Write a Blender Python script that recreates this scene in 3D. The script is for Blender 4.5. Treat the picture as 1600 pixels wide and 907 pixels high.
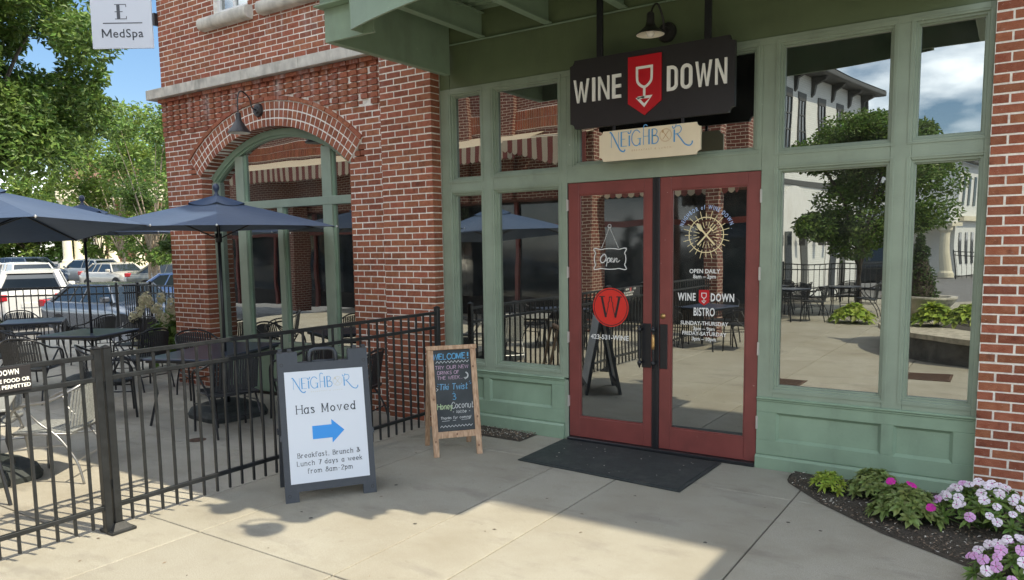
import bpy, bmesh, math, random
from mathutils import Vector, Matrix
R = math.radians
random.seed(7)
for o in list(bpy.data.objects): bpy.data.objects.remove(o)
SC = bpy.context.scene
COL = SC.collection
PI = math.pi

# ------------------------------------------------------------------ camera
cam_d = bpy.data.cameras.new('camera'); cam = bpy.data.objects.new('camera', cam_d); COL.objects.link(cam)
SC.camera = cam
yaw, pitch, roll, F, CX, CY = 0.599712704, 0.106608082, -0.0163164443, 1188.0, 782.1, 511.3
cam_d.sensor_width = 36.0
cam_d.lens = F / 1600 * 36
cam_d.shift_x = (800 - CX) / 1600
cam_d.shift_y = (CY - 453.5) / 1600
cam_d.clip_start = 0.05; cam_d.clip_end = 600
fwd = Vector((-math.sin(yaw), math.cos(yaw), 0)); rt = Vector((math.cos(yaw), math.sin(yaw), 0)); up = Vector((0, 0, 1))
f2 = fwd * math.cos(pitch) - up * math.sin(pitch); u2 = up * math.cos(pitch) + fwd * math.sin(pitch)
r3 = rt * math.cos(roll) + u2 * math.sin(roll); u3 = u2 * math.cos(roll) - rt * math.sin(roll)
m = Matrix((r3, u3, -f2)).transposed().to_4x4(); m.translation = Vector((0, -6.35, 1.883))
cam.matrix_world = m

# ------------------------------------------------------------------ light
SUN = Vector((0.79, 0.16, 1.0)).normalized()      # towards the sun
sun_d = bpy.data.lights.new('sun', 'SUN'); sun = bpy.data.objects.new('sun', sun_d); COL.objects.link(sun)
sun_d.energy = 2.0; sun_d.angle = R(0.53); sun_d.color = (1.0, 0.90, 0.70)
sun.rotation_euler = (-SUN).to_track_quat('-Z', 'Y').to_euler(); sun.location = (20, 5, 30)
world = bpy.data.worlds.new('World'); SC.world = world; world.use_nodes = True
wn = world.node_tree; wn.nodes.clear()
def N(t, ty, **k):
    n = t.nodes.new(ty)
    for a, b in k.items(): setattr(n, a, b)
    return n
wo = N(wn, 'ShaderNodeOutputWorld'); bg = N(wn, 'ShaderNodeBackground'); bg.inputs[1].default_value = 0.105
sky = N(wn, 'ShaderNodeTexSky', sky_type='NISHITA', sun_disc=False)
sky.sun_elevation = math.asin(SUN.z); sky.sun_rotation = math.atan2(SUN.x, SUN.y); sky.dust_density = 0.1; sky.ozone_density = 2.2; sky.air_density = 0.85
tc = N(wn, 'ShaderNodeTexCoord'); mp = N(wn, 'ShaderNodeMapping'); mp.inputs['Scale'].default_value = (1.6, 1.6, 4.0)
mp.inputs['Location'].default_value = (3.3, 3.3, 6.1)
nz = N(wn, 'ShaderNodeTexNoise'); nz.inputs['Scale'].default_value = 1.7; nz.inputs['Detail'].default_value = 8; nz.inputs['Roughness'].default_value = 0.52
cr = N(wn, 'ShaderNodeValToRGB'); cr.color_ramp.elements[0].position = 0.475; cr.color_ramp.elements[1].position = 0.66
mx = N(wn, 'ShaderNodeMix', data_type='RGBA'); mx.inputs[7].default_value = (13.0, 13.2, 13.2, 1)
gm = N(wn, 'ShaderNodeGamma'); gm.inputs[1].default_value = 0.62; hsv = N(wn, 'ShaderNodeHueSaturation'); hsv.inputs['Saturation'].default_value = 1.42; hsv.inputs['Value'].default_value = 1.0
for a, b in ((sky.outputs[0], gm.inputs[0]), (gm.outputs[0], hsv.inputs['Color']), (tc.outputs['Generated'], mp.inputs[0]), (mp.outputs[0], nz.inputs[0]), (nz.outputs[0], cr.inputs[0]), (cr.outputs[0], mx.inputs[0]),
             (hsv.outputs[0], mx.inputs[6]), (mx.outputs[2], bg.inputs[0]), (bg.outputs[0], wo.inputs[0])): wn.links.new(a, b)
SC.view_settings.view_transform = 'Standard'; SC.view_settings.look = 'None'; SC.view_settings.exposure = 1.68; SC.view_settings.gamma = 1.0
SC.render.engine = 'CYCLES'
SC.cycles.max_bounces = 10; SC.cycles.transparent_max_bounces = 16; SC.cycles.glossy_bounces = 5; SC.cycles.diffuse_bounces = 4
SC.cycles.use_denoising = True

# ------------------------------------------------------------------ materials
def mat(name, col, rough=0.6, metal=0.0, noise=0.0, nscale=8.0, bump=0.0, bscale=60.0, rnd=0.0, col2=None, spec=0.5, hue=0.0, detail=4, trans=0.0):
    m = bpy.data.materials.new(name); m.use_nodes = True; t = m.node_tree; b = t.nodes['Principled BSDF']
    b.inputs['Roughness'].default_value = rough; b.inputs['Metallic'].default_value = metal
    b.inputs['Specular IOR Level'].default_value = spec
    c = (*col, 1)
    src = None
    ge = N(t, 'ShaderNodeNewGeometry')
    if noise > 0 or col2:
        nt = N(t, 'ShaderNodeTexNoise'); nt.inputs['Scale'].default_value = nscale; nt.inputs['Detail'].default_value = detail
        t.links.new(ge.outputs['Position'], nt.inputs['Vector'])
        mr = N(t, 'ShaderNodeMapRange'); mr.inputs[1].default_value = 0.3; mr.inputs[2].default_value = 0.7
        t.links.new(nt.outputs[0], mr.inputs[0])
        mi = N(t, 'ShaderNodeMix', data_type='RGBA')
        if col2: mi.inputs[6].default_value = c; mi.inputs[7].default_value = (*col2, 1)
        else:
            mi.inputs[6].default_value = tuple(x * (1 - noise) for x in col) + (1,); mi.inputs[7].default_value = tuple(min(1, x * (1 + noise)) for x in col) + (1,)
        t.links.new(mr.outputs[0], mi.inputs[0]); src = mi.outputs[2]
    if rnd > 0:
        oi = N(t, 'ShaderNodeObjectInfo'); ad = N(t, 'ShaderNodeMath', operation='ADD'); fr = N(t, 'ShaderNodeMath', operation='FRACT')
        t.links.new(oi.outputs['Random'], ad.inputs[0]); t.links.new(ge.outputs['Random Per Island'], ad.inputs[1]); t.links.new(ad.outputs[0], fr.inputs[0])
        hs = N(t, 'ShaderNodeHueSaturation')
        mr2 = N(t, 'ShaderNodeMapRange'); mr2.inputs[3].default_value = 1 - rnd; mr2.inputs[4].default_value = 1 + rnd
        t.links.new(fr.outputs[0], mr2.inputs[0]); t.links.new(mr2.outputs[0], hs.inputs['Value'])
        if hue:
            f3 = N(t, 'ShaderNodeMath', operation='MULTIPLY'); f3.inputs[1].default_value = 7.3; f4 = N(t, 'ShaderNodeMath', operation='FRACT')
            mr3 = N(t, 'ShaderNodeMapRange'); mr3.inputs[3].default_value = 0.5 - hue; mr3.inputs[4].default_value = 0.5 + hue
            t.links.new(fr.outputs[0], f3.inputs[0]); t.links.new(f3.outputs[0], f4.inputs[0]); t.links.new(f4.outputs[0], mr3.inputs[0]); t.links.new(mr3.outputs[0], hs.inputs['Hue'])
        if src: t.links.new(src, hs.inputs['Color'])
        else: hs.inputs['Color'].default_value = c
        src = hs.outputs[0]
    if src: t.links.new(src, b.inputs['Base Color'])
    else: b.inputs['Base Color'].default_value = c
    if bump > 0:
        nb = N(t, 'ShaderNodeTexNoise'); nb.inputs['Scale'].default_value = bscale; nb.inputs['Detail'].default_value = 5
        t.links.new(ge.outputs['Position'], nb.inputs['Vector'])
        bp = N(t, 'ShaderNodeBump'); bp.inputs['Strength'].default_value = bump; bp.inputs['Distance'].default_value = 0.01
        t.links.new(nb.outputs[0], bp.inputs['Height']); t.links.new(bp.outputs[0], b.inputs['Normal'])
    if trans > 0:
        out = t.nodes['Material Output']; tr = N(t, 'ShaderNodeBsdfTranslucent'); ms = N(t, 'ShaderNodeMixShader'); ms.inputs[0].default_value = trans
        if src: t.links.new(src, tr.inputs[0])
        else: tr.inputs[0].default_value = c
        t.links.new(b.outputs[0], ms.inputs[1]); t.links.new(tr.outputs[0], ms.inputs[2]); t.links.new(ms.outputs[0], out.inputs[0])
    return m

def glass_mat(name, refl=0.37, tint=(0.25, 0.28, 0.28), wav=0.11):
    m = bpy.data.materials.new(name); m.use_nodes = True; t = m.node_tree; t.nodes.clear()
    out = N(t, 'ShaderNodeOutputMaterial'); g = N(t, 'ShaderNodeBsdfGlossy'); g.inputs['Roughness'].default_value = 0.0; g.inputs[0].default_value = (0.93, 0.96, 0.94, 1)
    tr = N(t, 'ShaderNodeBsdfTransparent'); tr.inputs[0].default_value = (*tint, 1)
    ms = N(t, 'ShaderNodeMixShader'); lw = N(t, 'ShaderNodeLayerWeight'); lw.inputs[0].default_value = 0.35
    mr = N(t, 'ShaderNodeMapRange'); mr.inputs[3].default_value = refl; mr.inputs[4].default_value = 0.95
    t.links.new(lw.outputs['Fresnel'], mr.inputs[0]); t.links.new(mr.outputs[0], ms.inputs[0])
    t.links.new(tr.outputs[0], ms.inputs[1]); t.links.new(g.outputs[0], ms.inputs[2]); t.links.new(ms.outputs[0], out.inputs[0])
    ge = N(t, 'ShaderNodeNewGeometry'); nb = N(t, 'ShaderNodeTexNoise'); nb.inputs['Scale'].default_value = 1.6; nb.inputs['Detail'].default_value = 1.0
    df = N(t, 'ShaderNodeBsdfDiffuse'); df.inputs[0].default_value = (0.55, 0.55, 0.52, 1); m2 = N(t, 'ShaderNodeMixShader'); du = N(t, 'ShaderNodeTexNoise'); du.inputs['Scale'].default_value = 3.5; du.inputs['Detail'].default_value = 8; du.inputs['Roughness'].default_value = 0.7
    dm = N(t, 'ShaderNodeMapRange'); dm.inputs[1].default_value = 0.4; dm.inputs[2].default_value = 0.75; dm.inputs[3].default_value = 0.006; dm.inputs[4].default_value = 0.05
    t.links.new(ge.outputs['Position'], du.inputs[0]); t.links.new(du.outputs[0], dm.inputs[0]); t.links.new(dm.outputs[0], m2.inputs[0]); t.links.new(ms.outputs[0], m2.inputs[1]); t.links.new(df.outputs[0], m2.inputs[2]); t.links.new(m2.outputs[0], out.inputs[0])
    bp = N(t, 'ShaderNodeBump'); bp.inputs['Strength'].default_value = wav; bp.inputs['Distance'].default_value = 0.012
    t.links.new(ge.outputs['Position'], nb.inputs['Vector']); t.links.new(nb.outputs[0], bp.inputs['Height']); t.links.new(bp.outputs[0], g.inputs['Normal'])
    return m

def brick_mat(name, c1, c2, effl=0.0):
    m = mat(name, c1, rough=0.85, col2=c2, nscale=25, rnd=0.20, hue=0.006, bump=0.9, bscale=140, spec=0.25)
    if effl:
        t = m.node_tree; b = t.nodes['Principled BSDF']; src = b.inputs['Base Color'].links[0].from_socket
        ge = N(t, 'ShaderNodeNewGeometry'); sx = N(t, 'ShaderNodeSeparateXYZ'); t.links.new(ge.outputs['Position'], sx.inputs[0])
        mpp = N(t, 'ShaderNodeMapping'); mpp.inputs['Scale'].default_value = (5, 5, 0.9)
        n2 = N(t, 'ShaderNodeTexNoise'); n2.inputs['Scale'].default_value = 1.3; n2.inputs['Detail'].default_value = 6; n2.inputs['Roughness'].default_value = 0.7
        t.links.new(ge.outputs['Position'], mpp.inputs[0]); t.links.new(mpp.outputs[0], n2.inputs[0])
        # stain bands: below the stone band and below the upper sills
        def band(lo, hi, x0, x1):
            a = N(t, 'ShaderNodeMapRange', interpolation_type='SMOOTHSTEP'); a.inputs[1].default_value = lo; a.inputs[2].default_value = hi
            t.links.new(sx.outputs[2], a.inputs[0])
            c = N(t, 'ShaderNodeMath', operation='LESS_THAN'); c.inputs[1].default_value = hi + 0.02; t.links.new(sx.outputs[2], c.inputs[0])
            d = N(t, 'ShaderNodeMath', operation='MULTIPLY'); t.links.new(a.outputs[0], d.inputs[0]); t.links.new(c.outputs[0], d.inputs[1])
            e = N(t, 'ShaderNodeMath', operation='COMPARE'); e.inputs[1].default_value = (x0 + x1) / 2; e.inputs[2].default_value = (x1 - x0) / 2; t.links.new(sx.outputs[0], e.inputs[0])
            f = N(t, 'ShaderNodeMath', operation='MULTIPLY'); t.links.new(d.outputs[0], f.inputs[0]); t.links.new(e.outputs[0], f.inputs[1])
            return f.outputs[0]
        s = N(t, 'ShaderNodeMath', operation='MAXIMUM'); t.links.new(band(3.35, 4.0, -9.9, -5.7), s.inputs[0]); t.links.new(band(4.2, 4.85, -7.8, -5.0), s.inputs[1])
        mr = N(t, 'ShaderNodeMapRange'); mr.inputs[1].default_value = 0.50; mr.inputs[2].default_value = 0.68; t.links.new(n2.outputs[0], mr.inputs[0])
        p = N(t, 'ShaderNodeMath', operation='MULTIPLY'); t.links.new(mr.outputs[0], p.inputs[0]); t.links.new(s.outputs[0], p.inputs[1])
        q = N(t, 'ShaderNodeMath', operation='MULTIPLY'); q.inputs[1].default_value = effl; t.links.new(p.outputs[0], q.inputs[0])
        mi = N(t, 'ShaderNodeMix', data_type='RGBA'); mi.inputs[7].default_value = (0.62, 0.56, 0.54, 1)
        t.links.new(q.outputs[0], mi.inputs[0]); t.links.new(src, mi.inputs[6]); t.links.new(mi.outputs[2], b.inputs['Base Color'])
    return m

def tex_brick_mat(name, c1, c2, mortar, sx=1.0, axis='X', bump=0.6):
    """far brickwork: bricks are a few pixels only, so they are texture with relief"""
    m = bpy.data.materials.new(name); m.use_nodes = True; t = m.node_tree; b = t.nodes['Principled BSDF']; b.inputs['Roughness'].default_value = 0.9
    ge = N(t, 'ShaderNodeNewGeometry'); s = N(t, 'ShaderNodeSeparateXYZ'); c = N(t, 'ShaderNodeCombineXYZ'); ad = N(t, 'ShaderNodeMath', operation='ADD')
    t.links.new(ge.outputs['Position'], s.inputs[0]); t.links.new(s.outputs[0], ad.inputs[0]); t.links.new(s.outputs[1], ad.inputs[1])
    t.links.new(ad.outputs[0], c.inputs[0]); t.links.new(s.outputs[2], c.inputs[1])
    bt = N(t, 'ShaderNodeTexBrick'); bt.inputs['Scale'].default_value = 1.0; bt.inputs['Brick Width'].default_value = 0.203; bt.inputs['Row Height'].default_value = 0.0677
    bt.inputs['Mortar Size'].default_value = 0.007; bt.inputs['Color1'].default_value = (*c1, 1); bt.inputs['Color2'].default_value = (*c2, 1); bt.inputs['Mortar'].default_value = (*mortar, 1)
    bt.inputs['Mortar Smooth'].default_value = 0.1
    t.links.new(c.outputs[0], bt.inputs[0]); t.links.new(bt.outputs[0], b.inputs['Base Color'])
    bp = N(t, 'ShaderNodeBump'); bp.inputs['Strength'].default_value = bump; bp.inputs['Distance'].default_value = 0.01; bp.invert = True
    t.links.new(bt.outputs['Fac'], bp.inputs['Height']); t.links.new(bp.outputs[0], b.inputs['Normal'])
    return m

def concrete_mat(name, col, stain=0.42, rnd=0.05):
    m = mat(name, col, rough=0.88, noise=0.20, nscale=170, rnd=rnd, bump=0.55, bscale=320, spec=0.3, detail=3)
    t = m.node_tree; b = t.nodes['Principled BSDF']; src = b.inputs['Base Color'].links[0].from_socket
    ge = N(t, 'ShaderNodeNewGeometry')
    for sc, lo, hi, k, c2 in ((0.9, 0.42, 0.72, stain, (0.30, 0.28, 0.25)), (3.7, 0.5, 0.75, stain * 0.8, (0.33, 0.32, 0.30)), (14, 0.62, 0.72, 0.18, (0.22, 0.21, 0.2))):
        n2 = N(t, 'ShaderNodeTexNoise'); n2.inputs['Scale'].default_value = sc; n2.inputs['Detail'].default_value = 7; n2.inputs['Roughness'].default_value = 0.62
        t.links.new(ge.outputs['Position'], n2.inputs[0])
        mr = N(t, 'ShaderNodeMapRange'); mr.inputs[1].default_value = lo; mr.inputs[2].default_value = hi; mr.inputs[4].default_value = k * 1.6
        t.links.new(n2.outputs[0], mr.inputs[0]); mi = N(t, 'ShaderNodeMix', data_type='RGBA', blend_type='MIX'); mi.inputs[7].default_value = (*[x * y / 0.42 for x, y in zip(c2, col)], 1)
        t.links.new(mr.outputs[0], mi.inputs[0]); t.links.new(src, mi.inputs[6]); src = mi.outputs[2]
    t.links.new(src, b.inputs['Base Color'])
    return m

M = {}
M['brick'] = brick_mat('red brick', (0.295, 0.094, 0.050), (0.38, 0.145, 0.082), effl=0.75)
M['mortar'] = mat('pale mortar', (0.93, 0.86, 0.77), rough=0.95, noise=0.12, nscale=40, bump=0.6, bscale=200)
M['green'] = mat('sage green paint', (0.270, 0.375, 0.265), rough=0.42, noise=0.10, nscale=4, bump=0.14, bscale=40)
M['green_steel'] = mat('green painted steel', (0.24, 0.33, 0.23), rough=0.5, noise=0.08, nscale=4, bump=0.1, bscale=30)
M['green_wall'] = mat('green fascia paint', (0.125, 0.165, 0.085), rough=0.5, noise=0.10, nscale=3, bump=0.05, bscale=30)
M['frame'] = mat('sage frame paint greyed by warm light', (0.285, 0.345, 0.262), rough=0.42, noise=0.10, nscale=4, bump=0.12, bscale=45)  # same sage paint, warm reflected light put into this greyer colour
M['red_door'] = mat('oxblood door paint', (0.225, 0.060, 0.052), rough=0.38, noise=0.08, nscale=6, bump=0.05, bscale=50)
M['black_metal'] = mat('black powder coat', (0.018, 0.019, 0.022), rough=0.36, noise=0.15, nscale=30)
M['fence_metal'] = mat('fence black paint', (0.016, 0.018, 0.020), rough=0.34, noise=0.3, nscale=14, bump=0.05, bscale=90)
M['screw'] = mat('bright screw', (0.75, 0.75, 0.75), rough=0.3, metal=0.8)
M['concrete'] = concrete_mat('broom finished concrete', (0.40, 0.375, 0.31))
M['concrete2'] = concrete_mat('patio concrete', (0.46, 0.43, 0.36), stain=0.45)
M['joint'] = mat('dirty joint', (0.10, 0.09, 0.075), rough=0.95, noise=0.3, nscale=30)
M['asphalt'] = mat('asphalt', (0.17, 0.165, 0.16), rough=0.9, noise=0.2, nscale=3, bump=0.4, bscale=120)
M['stone'] = mat('limestone', (0.55, 0.52, 0.45), rough=0.85, noise=0.25, nscale=7, bump=0.4, bscale=60, detail=8, rnd=0.06)
M['glass'] = glass_mat('storefront glass')
M['glass_plain'] = glass_mat('window glass', refl=0.35, tint=(0.2, 0.22, 0.22), wav=0.0)
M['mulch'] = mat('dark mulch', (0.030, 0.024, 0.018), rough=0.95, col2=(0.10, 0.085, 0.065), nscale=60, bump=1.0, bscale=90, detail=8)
M['mulch_chip'] = mat('bark chips', (0.17, 0.125, 0.088), rough=0.9, rnd=0.85)
M['leaf'] = mat('green leaves', (0.135, 0.22, 0.045), rough=0.5, rnd=0.45, hue=0.02, trans=0.3)
M['leaf_dark'] = mat('dark green leaves', (0.065, 0.115, 0.028), rough=0.5, rnd=0.5, hue=0.02, trans=0.25)
M['leaf_lime'] = mat('lime leaves', (0.34, 0.44, 0.06), rough=0.5, rnd=0.35, hue=0.02, trans=0.3)
M['leaf_plant'] = mat('olive green leaves', (0.20, 0.26, 0.075), rough=0.45, rnd=0.3, hue=0.02, trans=0.2)
M['leaf_yellow'] = mat('yellow green leaves', (0.19, 0.28, 0.055), rough=0.5, rnd=0.4, hue=0.025, trans=0.35)
M['bark'] = mat('grey bark', (0.16, 0.13, 0.10), rough=0.9, noise=0.35, nscale=20, bump=0.6, bscale=40)
M['bark_pale'] = mat('pale bark', (0.42, 0.34, 0.26), rough=0.85, noise=0.3, nscale=12, bump=0.3, bscale=40)
M['navy'] = mat('navy umbrella canvas', (0.020, 0.048, 0.110), rough=0.85, noise=0.06, nscale=6, bump=0.2, bscale=14)
M['rubber'] = mat('black rubber mat', (0.034, 0.042, 0.042), rough=0.62, noise=0.2, nscale=18, bump=0.4, bscale=220)
M['white'] = mat('white paint', (0.78, 0.77, 0.74), rough=0.5, noise=0.03, nscale=4)
M['sign_white'] = mat('white sign sheet', (0.70, 0.74, 0.80), rough=0.4)
M['letter_white'] = mat('white letters', (0.92, 0.90, 0.84), rough=0.4)
M['decal'] = mat('white vinyl', (0.82, 0.82, 0.80), rough=0.5)
M['decal_blue'] = mat('pale blue vinyl', (0.42, 0.55, 0.85), rough=0.5)
M['decal_gold'] = mat('gold vinyl', (0.85, 0.72, 0.42), rough=0.5)
M['sign_black'] = mat('charcoal sign board', (0.024, 0.022, 0.024), rough=0.42, noise=0.1, nscale=4)
M['sign_red'] = mat('red sign shield', (0.55, 0.012, 0.022), rough=0.3)
M['decal_red'] = mat('red vinyl', (0.70, 0.035, 0.025), rough=0.4)
M['cream'] = mat('cream sign board', (0.88, 0.75, 0.54), rough=0.5, noise=0.04, nscale=6)
M['logo_blue'] = mat('logo blue', (0.12, 0.36, 0.66), rough=0.5)
M['logo_gold'] = mat('logo gold', (0.62, 0.40, 0.20), rough=0.5)
M['logo_pale'] = mat('logo pale gold', (0.62, 0.60, 0.52), rough=0.5)
M['arrow_blue'] = mat('arrow blue', (0.035, 0.30, 0.78), rough=0.5)
M['text_dark'] = mat('dark print', (0.035, 0.045, 0.06), rough=0.6)
M['text_grey'] = mat('grey print', (0.09, 0.10, 0.115), rough=0.5)
M['plastic_grey'] = mat('grey sign plastic', (0.046, 0.053, 0.064), rough=0.5, noise=0.06, nscale=30, bump=0.1, bscale=150)
M['board'] = mat('chalkboard', (0.030, 0.036, 0.040), rough=0.7, col2=(0.060, 0.068, 0.072), nscale=5, detail=6)
M['chalk_blue'] = mat('blue chalk', (0.12, 0.36, 0.58), rough=0.9, noise=0.2, nscale=90)
M['chalk_white'] = mat('white chalk', (0.52, 0.53, 0.52), rough=0.9, noise=0.2, nscale=90)
M['chalk_pink'] = mat('pink chalk', (0.48, 0.33, 0.43), rough=0.9, noise=0.2, nscale=90)
M['chalk_green'] = mat('green chalk', (0.42, 0.52, 0.30), rough=0.9, noise=0.2, nscale=90)
def wood_mat(name, c1, c2):
    m = bpy.data.materials.new(name); m.use_nodes = True; t = m.node_tree; b = t.nodes['Principled BSDF']; b.inputs['Roughness'].default_value = 0.65
    co = N(t, 'ShaderNodeTexCoord'); mp_ = N(t, 'ShaderNodeMapping'); mp_.inputs['Scale'].default_value = (45, 45, 3)
    w = N(t, 'ShaderNodeTexNoise'); w.inputs['Scale'].default_value = 1.5; w.inputs['Detail'].default_value = 6
    mi = N(t, 'ShaderNodeMix', data_type='RGBA'); mi.inputs[6].default_value = (*c1, 1); mi.inputs[7].default_value = (*c2, 1)
    mr = N(t, 'ShaderNodeMapRange'); mr.inputs[1].default_value = 0.35; mr.inputs[2].default_value = 0.65
    t.links.new(co.outputs['Object'], mp_.inputs[0]); t.links.new(mp_.outputs[0], w.inputs[0]); t.links.new(w.outputs[0], mr.inputs[0]); t.links.new(mr.outputs[0], mi.inputs[0]); t.links.new(mi.outputs[2], b.inputs['Base Color'])
    return m
M['wood'] = wood_mat('light timber', (0.62, 0.42, 0.27), (0.40, 0.23, 0.13))
M['knot'] = mat('wood knot', (0.22, 0.12, 0.07), rough=0.7)
M['chrome'] = mat('brushed aluminium', (0.34, 0.34, 0.34), rough=0.38, metal=0.8)
M['rattan'] = mat('silver weave', (0.30, 0.31, 0.30), rough=0.55, noise=0.3, nscale=60)
M['weave'] = mat('black weave', (0.030, 0.032, 0.036), rough=0.5, noise=0.3, nscale=60)
M['table_top'] = mat('slate table top', (0.050, 0.066, 0.110), rough=0.30, noise=0.15, nscale=8)
M['mesh_top'] = mat('grey mesh table top', (0.42, 0.43, 0.42), rough=0.45, metal=0.3, noise=0.25, nscale=120)
M['brass'] = mat('worn brass', (0.60, 0.36, 0.14), rough=0.35, metal=0.7)
M['steel'] = mat('hinge steel', (0.62, 0.60, 0.56), rough=0.4, metal=0.5)
M['lamp_metal'] = mat('dark bronze lamp', (0.030, 0.028, 0.028), rough=0.4, noise=0.2, nscale=20)
M['lamp_inner'] = mat('white enamel', (0.85, 0.80, 0.68), rough=0.4)
M['bulb'] = mat('frosted bulb', (0.80, 0.78, 0.72), rough=0.3)
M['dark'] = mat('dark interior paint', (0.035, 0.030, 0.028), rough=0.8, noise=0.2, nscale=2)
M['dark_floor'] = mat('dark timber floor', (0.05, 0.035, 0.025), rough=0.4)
M['white_brick'] = tex_brick_mat('white painted brick', (0.80, 0.80, 0.77), (0.74, 0.75, 0.72), (0.66, 0.66, 0.63), bump=0.5)
M['far_brick'] = tex_brick_mat('far red brick', (0.19, 0.062, 0.042), (0.14, 0.045, 0.032), (0.50, 0.42, 0.34), bump=0.5)
M['stripe_dark'] = mat('burgundy stripe', (0.20, 0.055, 0.045), rough=0.8)
M['stripe_light'] = mat('cream stripe', (0.58, 0.49, 0.37), rough=0.8, trans=0.15)
M['car_white'] = mat('white car paint', (0.72, 0.72, 0.70), rough=0.18, spec=0.6)
M['car_silver'] = mat('silver car paint', (0.16, 0.18, 0.21), rough=0.16, metal=0.65)
M['car_grey'] = mat('grey car paint', (0.16, 0.17, 0.165), rough=0.2, metal=0.35)
M['car_slate'] = mat('slate car paint', (0.10, 0.13, 0.19), rough=0.2, metal=0.35)
M['car_beige'] = mat('beige car paint', (0.55, 0.52, 0.47), rough=0.2, metal=0.2)
M['car_blue'] = mat('blue car paint', (0.08, 0.14, 0.30), rough=0.2, metal=0.2)
M['car_dark'] = mat('dark car paint', (0.03, 0.035, 0.04), rough=0.15)
M['car_glass'] = mat('car window glass', (0.02, 0.028, 0.035), rough=0.06, spec=0.9)
M['tyre'] = mat('tyre rubber', (0.02, 0.02, 0.02), rough=0.8)
M['red_lens'] = mat('red lens', (0.45, 0.02, 0.03), rough=0.15)
M['clear_lens'] = mat('clear lens', (0.65, 0.66, 0.66), rough=0.1)
M['plate'] = mat('number plate', (0.7, 0.7, 0.68), rough=0.5)
M['magenta'] = mat('magenta petals', (0.62, 0.02, 0.36), rough=0.6, rnd=0.15, trans=0.2)
M['pinkwhite'] = mat('white pink petals', (0.90, 0.80, 0.88), rough=0.6, rnd=0.12, hue=0.015, trans=0.2)
M['lilac'] = mat('lilac petals', (0.76, 0.42, 0.72), rough=0.6, rnd=0.12, hue=0.015, trans=0.2)
M['petal_eye'] = mat('flower eye', (0.55, 0.12, 0.38), rough=0.6)
M['hydrangea'] = mat('cream hydrangea', (0.62, 0.58, 0.40), rough=0.8, rnd=0.25, hue=0.02, trans=0.2)
M['coping'] = mat('coping stone', (0.42, 0.38, 0.30), rough=0.9, noise=0.3, nscale=10, bump=0.4)
M['dark_stone'] = mat('dark block wall', (0.10, 0.095, 0.085), rough=0.9, noise=0.4, nscale=6, bump=0.5)
M['rust'] = mat('rusty iron', (0.10, 0.055, 0.035), rough=0.8, noise=0.4, nscale=30, bump=0.5)
M['pale_stone'] = mat('cream limestone', (0.72, 0.66, 0.50), rough=0.8, noise=0.06, nscale=3)
M['grey_trim'] = mat('dark grey trim', (0.085, 0.085, 0.08), rough=0.6)
M['grass'] = mat('lawn', (0.08, 0.13, 0.03), rough=0.9, noise=0.4, nscale=3, bump=0.6, bscale=80)

nb_ = M['navy'].node_tree.nodes['Principled BSDF']; nb_.inputs['Sheen Weight'].default_value = 0.35; nb_.inputs['Sheen Roughness'].default_value = 0.4; nb_.inputs['Sheen Tint'].default_value = (0.75, 0.85, 1.0, 1)
def overlay(m, colour, scale, lo, hi, k, stretch=(1, 1, 1), detail=5):
    """marks with a shape of their own (chips, smears, water marks) mixed over a base colour"""
    t = m.node_tree; b = t.nodes['Principled BSDF']; i = b.inputs['Base Color']
    ge = N(t, 'ShaderNodeNewGeometry'); mp_ = N(t, 'ShaderNodeMapping'); mp_.inputs['Scale'].default_value = stretch
    n_ = N(t, 'ShaderNodeTexNoise'); n_.inputs['Scale'].default_value = scale; n_.inputs['Detail'].default_value = detail; n_.inputs['Roughness'].default_value = 0.65
    mr = N(t, 'ShaderNodeMapRange'); mr.inputs[1].default_value = lo; mr.inputs[2].default_value = hi; mr.inputs[4].default_value = k
    mi = N(t, 'ShaderNodeMix', data_type='RGBA'); mi.inputs[7].default_value = (*colour, 1)
    t.links.new(ge.outputs['Position'], mp_.inputs[0]); t.links.new(mp_.outputs[0], n_.inputs[0]); t.links.new(n_.outputs[0], mr.inputs[0]); t.links.new(mr.outputs[0], mi.inputs[0])
    if i.links: t.links.new(i.links[0].from_socket, mi.inputs[6])
    else: mi.inputs[6].default_value = i.default_value
    t.links.new(mi.outputs[2], i)
overlay(M['brick'], (0.62, 0.52, 0.46), 42, 0.63, 0.72, 0.55, (1, 1, 1.6))
overlay(M['brick'], (0.07, 0.025, 0.02), 9, 0.58, 0.72, 0.55)
overlay(M['mortar'], (0.48, 0.40, 0.34), 11, 0.50, 0.72, 0.6)
for k_ in ('green', 'frame', 'green_steel'):
    overlay(M[k_], (0.62, 0.64, 0.58), 24, 0.735, 0.75, 0.8, (1, 1, .6), 3); overlay(M[k_], (0.10, 0.12, 0.09), 3.2, 0.55, 0.78, 0.35, (1, 1, .35))
overlay(M['green_wall'], (0.07, 0.085, 0.05), 2.2, 0.50, 0.75, 0.4, (1, 1, .4))
overlay(M['red_door'], (0.55, 0.42, 0.36), 30, 0.74, 0.755, 0.8, (1, 1, .7), 3); overlay(M['red_door'], (0.12, 0.04, 0.035), 4, 0.52, 0.75, 0.4, (1, 1, .4))
overlay(M['rubber'], (0.11, 0.11, 0.10), 6, 0.52, 0.75, 0.5); overlay(M['fence_metal'], (0.040, 0.042, 0.045), 8, 0.50, 0.75, 0.6)
overlay(M['stone'], (0.20, 0.19, 0.16), 6, 0.5, 0.7, 0.6, (1, 1, .3)); overlay(M['white'], (0.45, 0.42, 0.36), 3, 0.5, 0.75, 0.4, (1, 1, .3))
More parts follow.
